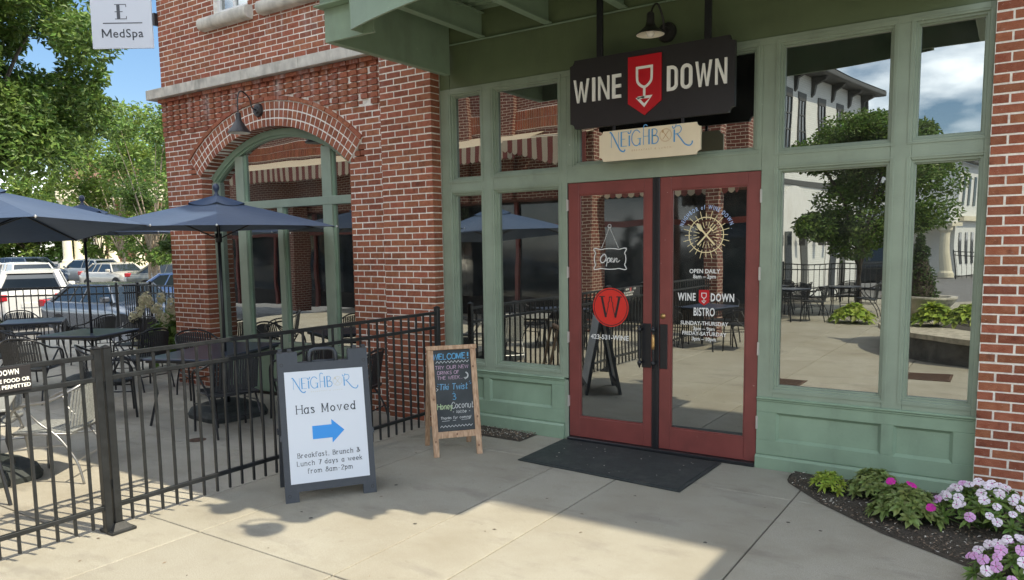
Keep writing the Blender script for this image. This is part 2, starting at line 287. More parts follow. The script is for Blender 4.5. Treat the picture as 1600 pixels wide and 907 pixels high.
for k_ in ('concrete', 'concrete2'):
    overlay(M[k_], (0.20, 0.19, 0.17), 34, 0.69, 0.75, 0.35, detail=4); overlay(M[k_], (0.22, 0.20, 0.17), 1.6, 0.54, 0.66, 0.38, (1, 2.2, 1), 9)

# ------------------------------------------------------------------ helpers
class MB:
    def __init__(s): s.v = []; s.f = []
    def box(s, x0, x1, y0, y1, z0, z1):
        b = len(s.v)
        s.v += [(x, y, z) for z in (z0, z1) for y in (y0, y1) for x in (x0, x1)]
        for q in ((0, 2, 3, 1), (4, 5, 7, 6), (0, 1, 5, 4), (2, 6, 7, 3), (0, 4, 6, 2), (1, 3, 7, 5)): s.f.append(tuple(b + i for i in q))
        return s
    def cbox(s, x0, x1, y0, y1, z0, z1, c=0.003):
        """box with chamfered vertical front edges (front is -Y)"""
        bm = bmesh.new(); bmesh.ops.create_cube(bm, size=1)
        for v in bm.verts: v.co = Vector(((x0 + x1) / 2 + v.co.x * (x1 - x0), (y0 + y1) / 2 + v.co.y * (y1 - y0), (z0 + z1) / 2 + v.co.z * (z1 - z0)))
        bmesh.ops.bevel(bm, geom=list(bm.edges), offset=c, segments=1, affect='EDGES')
        s.addbm(bm); return s
    def addbm(s, bm):
        b = len(s.v); bm.verts.ensure_lookup_table(); bm.verts.index_update()
        s.v += [tuple(v.co) for v in bm.verts]; s.f += [tuple(b + v.index for v in f.verts) for f in bm.faces]; bm.free()
    def add(s, vs, fs):
        b = len(s.v); s.v += [tuple(v) for v in vs]; s.f += [tuple(b + i for i in f) for f in fs]; return s
    def prism(s, pts, d, fn):
        """pts: polygon in 2D, fn(x,y,k)->3D, k in {0,1} depth end, d unused"""
        n = len(pts); b = len(s.v)
        s.v += [tuple(fn(x, y, 0)) for x, y in pts] + [tuple(fn(x, y, d)) for x, y in pts]
        s.f.append(tuple(b + i for i in range(n))); s.f.append(tuple(b + n + i for i in reversed(range(n))))
        for i in range(n): j = (i + 1) % n; s.f.append((b + i, b + n + i, b + n + j, b + j))
        return s
    def tube(s, pts, r, n=6, closed=False, caps=True):
        pts = [Vector(p) for p in pts]; L = len(pts); b = len(s.v); prev = None
        rr = r if isinstance(r, (list, tuple)) else [r] * L
        for i, p in enumerate(pts):
            a = pts[i - 1] if (i > 0 or closed) else p; c = pts[(i + 1) % L] if (i < L - 1 or closed) else p
            t = (c - a).normalized()
            if prev is None:
                x = t.cross(Vector((0, 0, 1)));
                if x.length < 1e-3: x = t.cross(Vector((1, 0, 0)))
            else: x = prev - t * prev.dot(t)
            x.normalize(); prev = x; y = t.cross(x)
            for k in range(n):
                an = 2 * PI * (k + 0.5) / n; s.v.append(tuple(p + (x * math.cos(an) + y * math.sin(an)) * rr[i]))
        for i in range(L if closed else L - 1):
            for k in range(n):
                j = (i + 1) % L; k2 = (k + 1) % n
                s.f.append((b + i * n + k, b + i * n + k2, b + j * n + k2, b + j * n + k))
        if caps and not closed: s.f.append(tuple(b + k for k in reversed(range(n)))); s.f.append(tuple(b + (L - 1) * n + k for k in range(n)))
        return s
    def lathe(s, prof, n=20, c=(0, 0, 0)):
        b = len(s.v)
        for r, z in prof:
            for k in range(n): a = 2 * PI * k / n; s.v.append((c[0] + r * math.cos(a), c[1] + r * math.sin(a), c[2] + z))
        for i in range(len(prof) - 1):
            for k in range(n): k2 = (k + 1) % n; s.f.append((b + i * n + k, b + i * n + k2, b + (i + 1) * n + k2, b + (i + 1) * n + k))
        return s
    def xf(s, mtx, start=0):
        for i in range(start, len(s.v)): s.v[i] = tuple(mtx @ Vector(s.v[i]))
        return s
    def build(s, name, m, parent=None, smooth=False):
        me = bpy.data.meshes.new(name); me.from_pydata(s.v, [], s.f); me.update()
        if m: me.materials.append(m)
        if smooth:
            for p in me.polygons: p.use_smooth = True
        return link(me, name, parent)
def link(me, name, parent=None, loc=None, rot=None):
    o = bpy.data.objects.new(name, me); COL.objects.link(o)
    if parent is not None: o.parent = parent
    if loc is not None: o.location = loc
    if rot is not None: o.rotation_euler = rot
    return o
def smooth_by_angle(o, ang=35):
    me = o.data
    for p in me.polygons: p.use_smooth = True
    try: me.set_sharp_from_angle(angle=R(ang))
    except Exception: pass
    return o
def tag(o, label=None, cat=None, group=None, kind=None):
    if label: o['label'] = label
    if cat: o['category'] = cat
    if group: o['group'] = group
    if kind: o['kind'] = kind
    return o
def empty(name, loc=(0, 0, 0), rz=0.0, label=None, cat=None, group=None, kind=None):
    o = bpy.data.objects.new(name, None); COL.objects.link(o); o.location = loc; o.rotation_euler = (0, 0, rz); o.empty_display_size = 0.1
    return tag(o, label, cat, group, kind)
def structure(o): o['kind'] = 'structure'; return o
KIDS = {}
def copy_tree(o, parent=None):
    c = o.copy(); COL.objects.link(c)
    if parent is not None: c.parent = parent
    for ch in list(o.children): copy_tree(ch, c)
    return c

# text: built-in font turned into mesh
def text_bm(s, h, sx=1.0, off=0.0, align='CENTER', spacing=1.0, shear=0.0):
    cu = bpy.data.curves.new('t', 'FONT'); cu.body = s; cu.size = 1.0; cu.align_x = align; cu.offset = off; cu.space_character = spacing; cu.shear = shear
    cu.resolution_u = 3; cu.fill_mode = 'FRONT'
    ob = bpy.data.objects.new('t', cu); me = bpy.data.meshes.new_from_object(ob)
    vs = [(v.co.x, v.co.y) for v in me.vertices]; fs = [tuple(p.vertices) for p in me.polygons]
    bpy.data.objects.remove(ob); bpy.data.curves.remove(cu); bpy.data.meshes.remove(me)
    k = h / 0.72      # cap height of the built-in font
    return [(x * k * sx, y * k) for x, y in vs], fs
class Plane:
    """a 2D drawing plane in space: origin, right, up, outward normal"""
    def __init__(s, o, r, u): s.o = Vector(o); s.r = Vector(r).normalized(); s.u = Vector(u).normalized(); s.n = s.r.cross(s.u)
    def p(s, x, y, d=0.0): return s.o + s.r * x + s.u * y + s.n * d
def put_text(mb, pl, s, x, y, h, d=0.0, **k):
    vs, fs = text_bm(s, h, **k); mb.add([pl.p(x + a, y + b, d) for a, b in vs], fs); return mb
def catmull(P, n=5):
    out = []
    for i in range(len(P) - 1):
        p0 = P[max(0, i - 1)]; p1 = P[i]; p2 = P[i + 1]; p3 = P[min(len(P) - 1, i + 2)]
        if P[0] == P[-1]:
            if i == 0: p0 = P[-2]
            if i == len(P) - 2: p3 = P[1]
        for k in range(n):
            t = k / n
            out.append(tuple(0.5 * (2 * b + (c - a) * t + (2 * a - 5 * b + 4 * c - d) * t * t + (3 * b - a - 3 * c + d) * t ** 3) for a, b, c, d in zip(p0, p1, p2, p3)))
    out.append(P[-1]); return out
def stroke(mb, pl, pts, w, d=0.0, w_h=None, ends=0.0):
    """ribbon along 2D points; w_h: width of horizontal runs when it differs"""
    n = len(pts); L = []; Rr = []
    for i in range(n):
        a = pts[max(0, i - 1)]; b = pts[min(n - 1, i + 1)]; dx, dy = b[0] - a[0], b[1] - a[1]; l = math.hypot(dx, dy) or 1
        nx, ny = -dy / l, dx / l; ww = w / 2 if w_h is None else (abs(nx) * w + abs(ny) * w_h) / 2
        k = 1.0
        if 0 < i < n - 1:
            c, e = pts[i - 1], pts[i]; l2 = math.hypot(e[0] - c[0], e[1] - c[1]) or 1; co = ((-(e[1] - c[1])) * nx + (e[0] - c[0]) * ny) / l2; k = min(2.2, 1 / max(0.3, abs(co)))
        L.append(pl.p(pts[i][0] + nx * ww * k, pts[i][1] + ny * ww * k, d)); Rr.append(pl.p(pts[i][0] - nx * ww * k, pts[i][1] - ny * ww * k, d))
    mb.add(L + Rr, [(i, n + i, n + i + 1, i + 1) for i in range(n - 1)])
GL = {
 'A': (6, '03 3c 63|16 56'), 'B': (5, '03 0c|~0c 3c 4b 4a 38 08|~08 38 56 55 33 03'), 'C': (6, '~6a 4c 2c 09 06 23 43 65'), 'D': (6, '03 0c|~0c 3c 6a 65 33 03'),
 'E': (5, '5c 0c 03 53|08 48'), 'F': (5, '5c 0c 03|08 48'), 'G': (6, '~6a 4c 2c 09 06 23 43 65|65 68 38'), 'H': (6, '03 0c|63 6c|08 68'), 'I': (1, '03 0c'),
 'K': (5, '03 0c|5c 07|18 53'), 'L': (5, '0c 03 53'), 'M': (7, '03 0c|0c 34 6c|6c 63'), 'N': (6, '03 0c 63 6c'), 'O': (6, '~3c 0a 05 33 65 6a 3c'),
 'P': (5, '03 0c|~0c 3c 5b 59 37 07'), 'R': (5, '03 0c|~0c 3c 5b 59 37 07|37 53'), 'S': (5, '~5b 3c 1b 19 37 56 44 23 04'), 'T': (6, '0c 6c|3c 33'), 'U': (6, '~0c 06 23 43 66 6c'),
 'V': (6, '0c 33 6c'), 'W': (8, '0c 23 4b 63 8c'), 'Y': (6, '0c 37 6c|37 33'), '!': (1, '0c 06|04 03'), '.': (1, '04 03'), ',': (1, '04 02'), '-': (4, '07 37'), '7': (5, '0c 5c 23'),
 '8': (5, '~3c 1b 19 38 56 44 23 04 06 28 4a 3c'), '2': (5, '~0a 1c 3c 5a 27 03|03 53'), '&': (7, '~64 1b 2c 4b 38 05 13 33 67'),
 'a': (5, '49 43|~48 29 07 05 13 33 45'), 'b': (5, '0c 03|~05 23 45 47 29 07'), 'c': (5, '~48 29 07 05 23 44'), 'd': (5, '4c 43|~47 29 07 05 23 45'), 'e': (5, '~06 46 48 29 07 05 23 44'),
 'f': (4, '~4b 3c 1b 13|09 39'), 'g': (5, '~47 29 07 05 23 45|~49 42 20 01'), 'h': (5, '0c 03|~07 29 48 43'), 'i': (1, '09 03|0b 0c'), 'k': (4, '0c 03|49 06|17 43'), 'l': (1, '0c 03'),
 'm': (8, '09 03|~07 29 37 33|~37 59 77 73'), 'n': (5, '09 03|~07 29 48 43'), 'o': (5, '~29 07 05 23 45 47 29'), 'p': (5, '09 00|~05 23 45 47 29 07'), 'r': (4, '09 03|~07 29 38'),
 's': (4, '~38 19 08 26 34 13 04'), 't': (4, '~1c 14 23 34|09 39'), 'u': (5, '~09 05 13 33 45|49 43'), 'v': (5, '09 23 49'), 'w': (7, '09 23 38 53 69'), 'y': (5, '09 23|49 10'), ' ': (3, ''),
}
def hand(mb, pl, s, x, y, h, w, sx=1.0, gap=2.0, d=0.0, serif=0.0, slant=0.0, jit=0.0, w_h=None, align='C', rot=0.0, seed=1):
    rg = random.Random(seed); u = h / 9.0; tot = sum(GL[c][0] + gap for c in s) - gap; x0 = x - tot * u * sx / 2 if align == 'C' else x
    cx = 0
    for c in s:
        gw, st = GL[c]; jy = rg.uniform(-jit, jit)
        for q in st.split('|'):
            if not q: continue
            sm = q[0] == '~'; P = [(int(k[0], 16), int(k[1], 16) - 3) for k in q.replace('~', '').split()]
            Q = catmull([tuple(map(float, k)) for k in P]) if sm else [tuple(map(float, k)) for k in P]
            d += .00012
            Q = [(x0 + (cx + a + slant * b) * u * sx, y + (b + jy + (cx + a) * rot) * u) for a, b in Q]
            if jit: Q = [(a + rg.uniform(-jit, jit) * u * .5, b + rg.uniform(-jit, jit) * u * .5) for a, b in Q]
            stroke(mb, pl, Q, w, d, w_h)
            if serif:
                for (a, b), (a2, b2), pt in ((P[0], P[1], Q[0]), (P[-1], P[-2], Q[-1])):
                    if abs(b2 - b) > abs(a2 - a) and b in (0, 6, 9) and not (sm and b in (6, 9) and False):
                        if sm and not (a == a2 or b == 0): continue
                        l = serif * u; stroke(mb, pl, [(pt[0] - l * sx, pt[1]), (pt[0] + l * sx, pt[1])], w, d + 0.0003, w_h)
        cx += gw + gap
def disc_pts(r, n, cx=0, cy=0, a0=0, a1=2 * PI, closed=True):
    return [(cx + r * math.cos(a0 + (a1 - a0) * i / n), cy + r * math.sin(a0 + (a1 - a0) * i / n)) for i in range(n + (0 if closed else 1))]
def poly(mb, pl, pts, d=0.0): mb.add([pl.p(x, y, d) for x, y in pts], [tuple(range(len(pts)))])
FRONT = lambda x, z, y: Plane((x, y, z), (1, 0, 0), (0, 0, 1))

def neighbor_logo(pl, cx, cy, k, name_parent, d, blue, gold, pale):
    """restaurant word mark drawn in strokes; k = cap height"""
    b = MB(); x0 = cx - 2.85 * k
    T = lambda L: [(x0 + a * k, cy + c * k) for a, c in L]
    thin, thick = 0.035 * k, 0.11 * k
    stroke(b, pl, T([(0.08, 0), (0.08, 0.98)]), thin, d); stroke(b, pl, T([(0.62, 0), (0.62, 1.0)]), thin, d)
    stroke(b, pl, T(catmull([(-0.05, 1.02), (0.1, 0.95), (0.5, 0.2), (0.75, -0.22), (1.0, -0.33), (1.1, -0.2)])), thick * 0.9, d + .0004)
    stroke(b, pl, T([(0.82, 0), (0.82, 1)]), thick, d)
    for yy, l in ((0.02, .42), (0.5, .3), (0.98, .42)): stroke(b, pl, T([(0.8, yy), (0.82 + l, yy)]), thin, d + .0003)
    stroke(b, pl, T([(1.42, 0), (1.42, 0.72)]), thick, d); stroke(b, pl, T(catmull([(1.30, 0.98), (1.38, 0.84), (1.5, 0.9), (1.54, 1.05)])), thick * .7, d)
    stroke(b, pl, T(catmull([(2.2, 0.82), (2.02, 1.0), (1.8, 0.98), (1.62, 0.7), (1.62, 0.3), (1.82, 0.02), (2.05, 0.02), (2.2, 0.2)])), thick * .6, d)
    stroke(b, pl, T([(2.2, 0), (2.2, 0.45)]), thick * .8, d + .0003); stroke(b, pl, T([(2.02, .45), (2.3, .45)]), thin, d + .0005)
    stroke(b, pl, T([(2.45, 0), (2.45, 1.12)]), thin * 1.4, d); stroke(b, pl, T(catmull([(2.45, 1.1), (2.5, 1.28), (2.65, 1.3), (2.72, 1.2)])), thick * .6, d)
    stroke(b, pl, T([(2.85, 0), (2.85, 1)]), thick, d); stroke(b, pl, T([(2.45, .55), (2.85, .55)]), thin, d + .0003)
    stroke(b, pl, T([(3.08, 0), (3.08, 1)]), thick, d)
    stroke(b, pl, T(catmull([(3.08, .98), (3.3, .96), (3.42, .8), (3.3, .58), (3.1, .54)])), thick * .5, d + .0003)
    stroke(b, pl, T(catmull([(3.1, .54), (3.4, .5), (3.52, .28), (3.38, .05), (3.08, .02)])), thick * .6, d + .0003)
    stroke(b, pl, T([(4.62, 0), (4.62, 0.8)]), thick, d); stroke(b, pl, T(catmull([(4.48, 1.05), (4.55, 0.88), (4.68, 0.95), (4.74, 1.12)])), thick * .6, d)
    stroke(b, pl, T(catmull([(4.7, 1.0), (5.0, 1.0), (5.1, .78), (4.95, .55), (4.65, .5)])), thick * .5, d + .0003)
    stroke(b, pl, T(catmull([(4.8, .52), (5.05, .2), (5.35, -.18), (5.65, -.3), (5.82, -.18), (5.85, -.02)])), thick * .8, d)
    b.build('wordmark', blue, name_parent)
    g = MB(); ox, oy = x0 + 4.02 * k, cy + .5 * k
    c = disc_pts(.42 * k, 28, ox, oy); stroke(g, pl, c + [c[0]], .022 * k, d); c = disc_pts(.38 * k, 28, ox, oy); stroke(g, pl, c + [c[0]], .015 * k, d)
    stroke(g, pl, [(ox - .2 * k, oy - .26 * k), (ox + .2 * k, oy + .26 * k)], .04 * k, d); stroke(g, pl, [(ox + .2 * k, oy - .26 * k), (ox - .17 * k, oy + .22 * k)], .04 * k, d + .0003)
    poly(g, pl, [(ox - .2 * k + .075 * k * math.cos(a), oy + .26 * k + .1 * k * math.sin(a)) for a in [i * PI / 5 for i in range(10)]], d)
    g.build('utensil_emblem', gold, name_parent)
    s = MB(); put_text(s, pl, 'BREAKFAST & LUNCH', cx + .15 * k, cy - .36 * k, .12 * k, d=d, spacing=1.9); s.build('tagline', pale, name_parent)

def shield(pl, w, h, parent, d, red, white, lines=True):
    b = MB(); b.prism([(-w / 2, h / 2), (-w / 2, -h * .28), (0, -h / 2), (w / 2, -h * .28), (w / 2, h / 2)], -0.012 if lines else -0.002, lambda x, y, k: pl.p(x, y, d + k)); b.build('shield', red, parent)
    g = MB(); e = d + .0015; q = w * .22; t = h * .045
    stroke(g, pl, [(-q, h * .30), (q, h * .30)], t, e); stroke(g, pl, [(-q, h * .322), (-q, h * .16)] + catmull([(-q, h * .16), (-q * .85, h * .05), (0, -h * .03), (q * .85, h * .05), (q, h * .16)])[1:] + [(q, h * .322)], t, e + .0003)
    stroke(g, pl, [(0, -h * .03), (0, -h * .22)], t, e); stroke(g, pl, [(-q * .95, -h * .20), (q * .95, -h * .20), (0, -h * .335), (-q * .95, -h * .20), (0, -h * .20)], t, e + .0003)
    g.build('glass_emblem', white, parent)

# ------------------------------------------------------------------ ground
def gz(x, y):
    if x > -17.5: return -0.05
    if x > -19.5: return -0.05 - 0.33 * (-17.5 - x) / 2
    if x > -55: return -0.38 + 0.45 * (-19.5 - x) / 35.5
    return 0.07
xs = [-400, -200, -100, -70, -55, -50, -45, -40, -35, -30, -27, -24, -21.5, -19.5, -18.5, -17.5, -10, 0, 10, 40, 120, 400]
ys = [-400, -150, -80, -50, -30, -20, -10, 0, 5, 10, 20, 30, 45, 70, 120, 400]
b = MB(); b.v = [(x, y, gz(x, y)) for y in ys for x in xs]
b.f = [(j * len(xs) + i, j * len(xs) + i + 1, (j + 1) * len(xs) + i + 1, (j + 1) * len(xs) + i) for j in range(len(ys) - 1) for i in range(len(xs) - 1)]
structure(b.build('ground', M['asphalt']))
pav = structure(MB().box(-17.4, 12, -20.5, 0.02, -0.04, -0.012).build('pavement', M['joint']))
def slab_grid(name, X, Y, m, parent):
    for i in range(len(X) - 1):
        for j in range(len(Y) - 1):
            x0, x1 = X[i] + .005, X[i + 1] - .005; y0, y1 = Y[j] + .005, Y[j + 1] - .005
            s = MB().cbox((x0 - x1) / 2, (x1 - x0) / 2, (y0 - y1) / 2, (y1 - y0) / 2, -.035, 0, .004).build(name, m, parent)
            s.location = ((x0 + x1) / 2, (y0 + y1) / 2, random.uniform(-.0012, .0008))
slab_grid('paving_slab', [-5.1, -4.49, -3.21, -2.61, -1.30, 0, 1.3, 2.6, 4.5, 7, 9.5, 12], [-20.5, -17.3, -14.4, -11.6, -8.8, -6.0, -3.42, -.72, .015], M['concrete'], pav)
slab_grid('paving_slab', [-17.4, -15.6, -13.6, -11.6, -9.6, -7.35, -5.1], [-11.6, -8.8, -6.0, -3.9, -2.05, 0.015], M['concrete2'], pav)
slab_grid('paving_slab', [-17.4, -14.6, -11.6, -9.95], [0.02, 2.3], M['concrete2'], pav)
def grate(x0, x1, y0, y1, label):
    g = empty('drain_grate', ((x0 + x1) / 2, (y0 + y1) / 2, 0.0), 0, label, 'drain grate', 'drain grates in the plaza')
    w, l = (x1 - x0) / 2, (y1 - y0) / 2
    MB().box(-w, w, -l, -l + .03, .002, .010).box(-w, w, l - .03, l, .002, .010).box(-w, -w + .03, -l + .03, l - .03, .002, .010).box(w - .03, w, -l + .03, l - .03, .002, .010).build('frame', M['rust'], g)
    MB().box(-w + .03, w - .03, -l + .03, l - .03, .002, .004).build('pit_cover', M['joint'], g)
    y = -l + .05
    bar = None
    while y < l - .05:
        if bar is None: bar = MB().box(-w + .03, w - .03, -.012, .012, .004, .009).build('bar', M['rust'], g); bar.location.y = y
        else: c = bar.copy(); COL.objects.link(c); c.location.y = y
        y += .045
grate(-2.95, -2.30, -4.2, -3.6, 'rusty drain grate mirrored in the window nearest the red door')
grate(-1.25, -.68, -5.55, -4.95, 'rusty drain grate mirrored in the window beside the right brick pier')
dc = MB().lathe([(0, .006), (.075, .006), (.09, .002)], 20).build('floor_drain', M['rust']); dc.location = (-6.72, -1.93, 0)
tag(dc, 'small round rusty drain cap in the patio concrete', 'floor drain')

# ------------------------------------------------------------------ brickwork
random.seed(11)
Mv = cam.matrix_world.inverted()
def seen(P):
    q = Mv @ Vector(P)
    if q.z > -0.1: return 0
    x = CX + F * q.x / -q.z; y = CY - F * q.y / -q.z
    if x < -15 or x > 1615 or y < -12 or y > 920: return 0
    return F / -q.z
BM = []
for k in range(5):
    bb = MB().cbox(-.5, .5, 0, 1, -.5, .5, .012)
    rg = random.Random(k)
    bb.v = [(x + rg.uniform(-.006, .006), y + (rg.uniform(-.006, .006) if y < .5 else 0), z + rg.uniform(-.02, .02)) for x, y, z in bb.v]
    me = bpy.data.meshes.new('brick'); me.from_pydata(bb.v, [], bb.f); me.materials.append(M['brick']); BM.append(me)
CO = 0.0677; BL = 0.2032
class BrickPool:
    def __init__(s): s.L = []
    def add(s, xc, zc, l, y, h=.0575, dep=.1, rot=0.0): s.L.append((xc, zc, l - .003, y, h - .0025, dep, rot))
    def emit(s, parent, limit=300):
        a = [(seen((q[0], q[3], q[1])) * (1 if q[2] > .05 else .5), q) for q in s.L]; a.sort(key=lambda t: -t[0])
        rest = MB()
        for k, (v, q) in enumerate(a):
            xc, zc, l, y, h, dep, rot = q
            mt = Matrix.Translation((xc, y, zc)) @ Matrix.Rotation(rot, 4, 'Y') @ Matrix.Diagonal((l, dep, h, 1))
            if k < limit and v > 0:
                o = link(random.choice(BM), 'brick', parent); o.matrix_local = mt
            else:
                me = random.choice(BM); rest.add([mt @ p.co for p in me.vertices], [tuple(f.vertices) for f in me.polygons])
        if rest.v: tag(rest.build('bricks', M['brick'], parent), kind='stuff')
def courses(pool, x0, x1, z0, z1, y, hole=None, jit=.0015, dep=.1, phase=0.0):
    i = int(round(z0 / CO))
    while (i + 1) * CO <= z1 + .001:
        zc = (i + .5) * CO; spans = [(x0, x1)]
        if hole:
            h = hole(zc)
            if h: spans = [(x0, h[0]), (h[1], x1)]
        for a, b_ in spans:
            if b_ - a < .03: continue
            off = phase + (0 if i % 2 == 0 else BL / 2); k = math.floor((a - off) / BL)
            while off + k * BL < b_:
                l = max(off + k * BL + .005, a + (.001 if off + k * BL < a else .0)); r = min(off + (k + 1) * BL - .005, b_)
                if r - l > .025: pool.add((l + r) / 2 + random.uniform(-.001, .001), zc + random.uniform(-.0012, .0012), r - l, y + random.uniform(-jit, jit), .0575 + random.uniform(-.002, .002), dep)
                k += 1
        i += 1
# right pier
pr = empty('brick_pier', (0, 0, 0), 0, 'red brick pier at the right edge beside the lilac flowers', 'brick pier')
MB().box(-.209, 1.19, -.0965, .2, 0, 4.3).build('mortar_backing', M['mortar'], pr)
p = BrickPool(); courses(p, -.211, .56, 0, 4.27, -.10, phase=-.211); p.emit(pr)
# left pier
pl_ = empty('brick_pier', (0, 0, 0), 0, 'red brick pier between the arched window and the green shopfront', 'brick pier')
MB().box(-5.766, -5.071, -.1415, .06, 0, 4.3).build('mortar_backing', M['mortar'], pl_)
p = BrickPool(); courses(p, -5.768, -5.06, 0, 4.27, -.145, dep=.14, phase=-5.768 - BL / 2); p.emit(pl_)
# arched wall
XA0, XA1 = -9.95, -5.77; AC = -7.76; AR = 2.09; AZ = 1.29; AH = 1.39; AO = 2.45
def arch_hole(z):
    if z < AZ + AR * math.cos(math.asin(AH / AR)): 
        return (AC - AH, AC + AH)
    h = AO * AO - (z - AZ) ** 2
    if h <= 0: return None
    w = math.sqrt(h); a = math.asin(AH / AR)
    lim = AO * math.sin(a)
    # springing skewback
    w = min(w, lim if z > AZ + AO * math.cos(a) else (z - AZ) * math.tan(a))
    return (AC - w, AC + w)
wall = empty('brick_wall', (0, 0, 0), 0, 'red brick wall with a stone band above the arched window', 'brick wall')
b = MB(); N_ = 24; hp = []
a0 = math.asin(AH / AR)
for (x0, x1, z0, z1) in ((XA0 + .008, AC - AH - .010, 0, 2.85), (AC + AH + .010, XA1, 0, 2.85)): b.box(x0, x1, -.0265, .3, z0, z1)
for i in range(N_):
    xa = AC - AO * math.sin(a0) + i * 2 * AO * math.sin(a0) / N_; xb = xa + 2 * AO * math.sin(a0) / N_; xm = (xa + xb) / 2
    w = abs(xm - AC); zt = AZ + math.sqrt(max(AR ** 2 - w * w, 0)) + .06 if w < AH else AZ + w / math.tan(a0) + .0
    b.box(xa, xb, -.0265, .3, zt, 4.0)
b.box(XA0 + .008, AC - AO * math.sin(a0), -.0267, .3, 2.851, 4.0).box(AC + AO * math.sin(a0), XA1, -.0267, .3, 2.851, 4.0).box(XA0 + .008, XA1 + .71, -.0265, .3, 4.0005, 4.72)
b.box(XA0 + .008, -8.70, -.0265, .3, 4.7201, 6.2).box(-8.02, -7.60, -.0265, .3, 4.7201, 6.2).box(-6.9, XA1 + .71, -.0265, .3, 4.7201, 6.2)
b.build('mortar_backing', M['mortar'], wall)
p = BrickPool()
courses(p, XA0, XA1, 0, 51 * CO, -.03, hole=arch_hole, dep=.2)
# corbel table: brick fingers hanging below the band
def fhole(z):
    return arch_hole(z)
courses(p, XA0, XA1, 51 * CO, 58 * CO, -.028, hole=arch_hole)
x = XA0 + .06; k = 0
while x < XA1 - .04:
    zb = 3.46 if k % 2 == 0 else 3.53
    c = int(round(zb / CO))
    while (c + 1) * CO < 3.93:
        zc = (c + .5) * CO; h = arch_hole(zc)
        if not (h and h[0] - .05 < x < h[1] + .05): p.add(x, zc, .100, -.052 + random.uniform(-.003, .003), .054, .04)
        c += 1
    x += .152; k += 1
courses(p, XA0 - .02, XA1, 3.925, 3.96, -.085)
i0 = 3.93
xx = XA0 - .02
while xx < XA1 - .05: p.add(xx + .1, 3.935, .193, -.088, .046, .08); xx += BL
def up_hole(z): return (-8.70, -8.02) if z > 4.75 else None
i = int(4.10 / CO) + 1
courses(p, XA0, -7.86, 4.10, 6.1, -.03, hole=up_hole)
courses(p, -7.86, -5.06, 4.10, 6.1, -.03, hole=lambda z: (-7.60, -6.9) if z > 4.75 else None)
p.emit(wall)
x = -10.13; first = True
for w in (0.95, 1.12, 1.05, 1.10, .92):
    x1 = min(x + w, -5.06)
    s = MB().cbox(x + .002, x1 - .002, -.16, .3, 3.962, 4.092, .006).build('stone_block', M['stone'], wall); x = x1
for (x0, x1) in ((-8.90, -7.93), (-7.73, -6.75)):
    t = MB(); n = 14; prof = [(-.03 + .0, 4.70), (-.10, 4.705)] + [(-.10 - .055 * math.cos(a), 4.78 + .075 * math.sin(a)) for a in [(-PI / 2 + PI * i / n) for i in range(n + 1)]] + [(-.03, 4.87), (.12, 4.875), (.12, 4.70)]
    t.prism([(y, z) for y, z in prof], x1 - x0, lambda y, z, k: (x0 + k, y, z)); smooth_by_angle(t.build('stone_sill', M['stone'], wall))
for (x0, x1) in ((-8.70, -8.02), (-7.60, -6.9)):
    w = MB().box(x0, x0 + .06, .03, .09, 4.875, 6.2).box(x1 - .06, x1, .03, .09, 4.875, 6.2).box(x0 + .06, x1 - .06, .03, .09, 4.875, 4.94).box((x0 + x1) / 2 - .02, (x0 + x1) / 2 + .02, .035, .085, 4.94, 6.2).build('window_frame', M['white'], wall)
    MB().box(x0 + .02, x1 - .02, .06, .066, 4.9, 6.2).build('window_pane', M['glass_plain'], wall)
# the arch itself
arch = empty('brick_arch', (0, 0, 0), 0, 'segmental brick arch of stacked rowlock rings over the window', 'brick arch')
n_arc = 40
b = MB()
for i in range(n_arc):
    a = -a0 + 2 * a0 * i / n_arc; c = -a0 + 2 * a0 * (i + 1) / n_arc
    q = []
    for (rr, aa) in ((AR + .008, a), (AO - .01, a), (AO - .01, c), (AR + .008, c)): q.append((AC + rr * math.sin(aa), AZ + rr * math.cos(aa)))
    b.prism(q, .30, lambda x, z, k: (x, -.0445 + k, z))
b.build('mortar_backing', M['mortar'], arch)
p = BrickPool()
for r_i, (rc, h) in enumerate(((AR + .05, .092), (AR + .152, .092), (AR + .254, .092))):
    for i in range(n_arc):
        a = -a0 + 2 * a0 * (i + .5) / n_arc
        p.add(AC + rc * math.sin(a), AZ + rc * math.cos(a), 2 * a0 * rc / n_arc - .013, -.049 + random.uniform(-.002, .002), h - .004, .1 if r_i else .3, a)
for i in range(16):
    a = -a0 + 2 * a0 * (i + .5) / 16; rc = AR + .334
    p.add(AC + rc * math.sin(a), AZ + rc * math.cos(a), 2 * a0 * rc / 16 - .010, -.068, .048, .09, a)
p.emit(arch)

# upper building mass (top storeys, out of frame, throw the shade)
mass = empty('brick_building', (0, 0, 0), 0, 'upper storeys of the red brick building above the shopfront', 'building')
MB().box(-5.05, 9.5, -.02, 12, 4.32, 11.7).box(-9.94, -5.051, .302, 12, 4.32, 11.7).box(-9.94, -5.05, -.02, .30, 6.21, 11.7).build('upper_wall', M['far_brick'], mass)
MB().box(1.2, 9.5, -.05, .25, 0, 4.31).build('lower_wall', M['far_brick'], mass)
MB().box(-9.94, -9.64, .302, 12, 0, 4.31).build('side_wall', M['far_brick'], mass)
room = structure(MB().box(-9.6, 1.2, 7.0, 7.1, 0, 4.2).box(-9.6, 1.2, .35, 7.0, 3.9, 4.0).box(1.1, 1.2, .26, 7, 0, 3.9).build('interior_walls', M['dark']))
structure(MB().box(-9.6, 1.2, .16, 7.0, -.04, .02).build('interior_floor', M['dark_floor']))

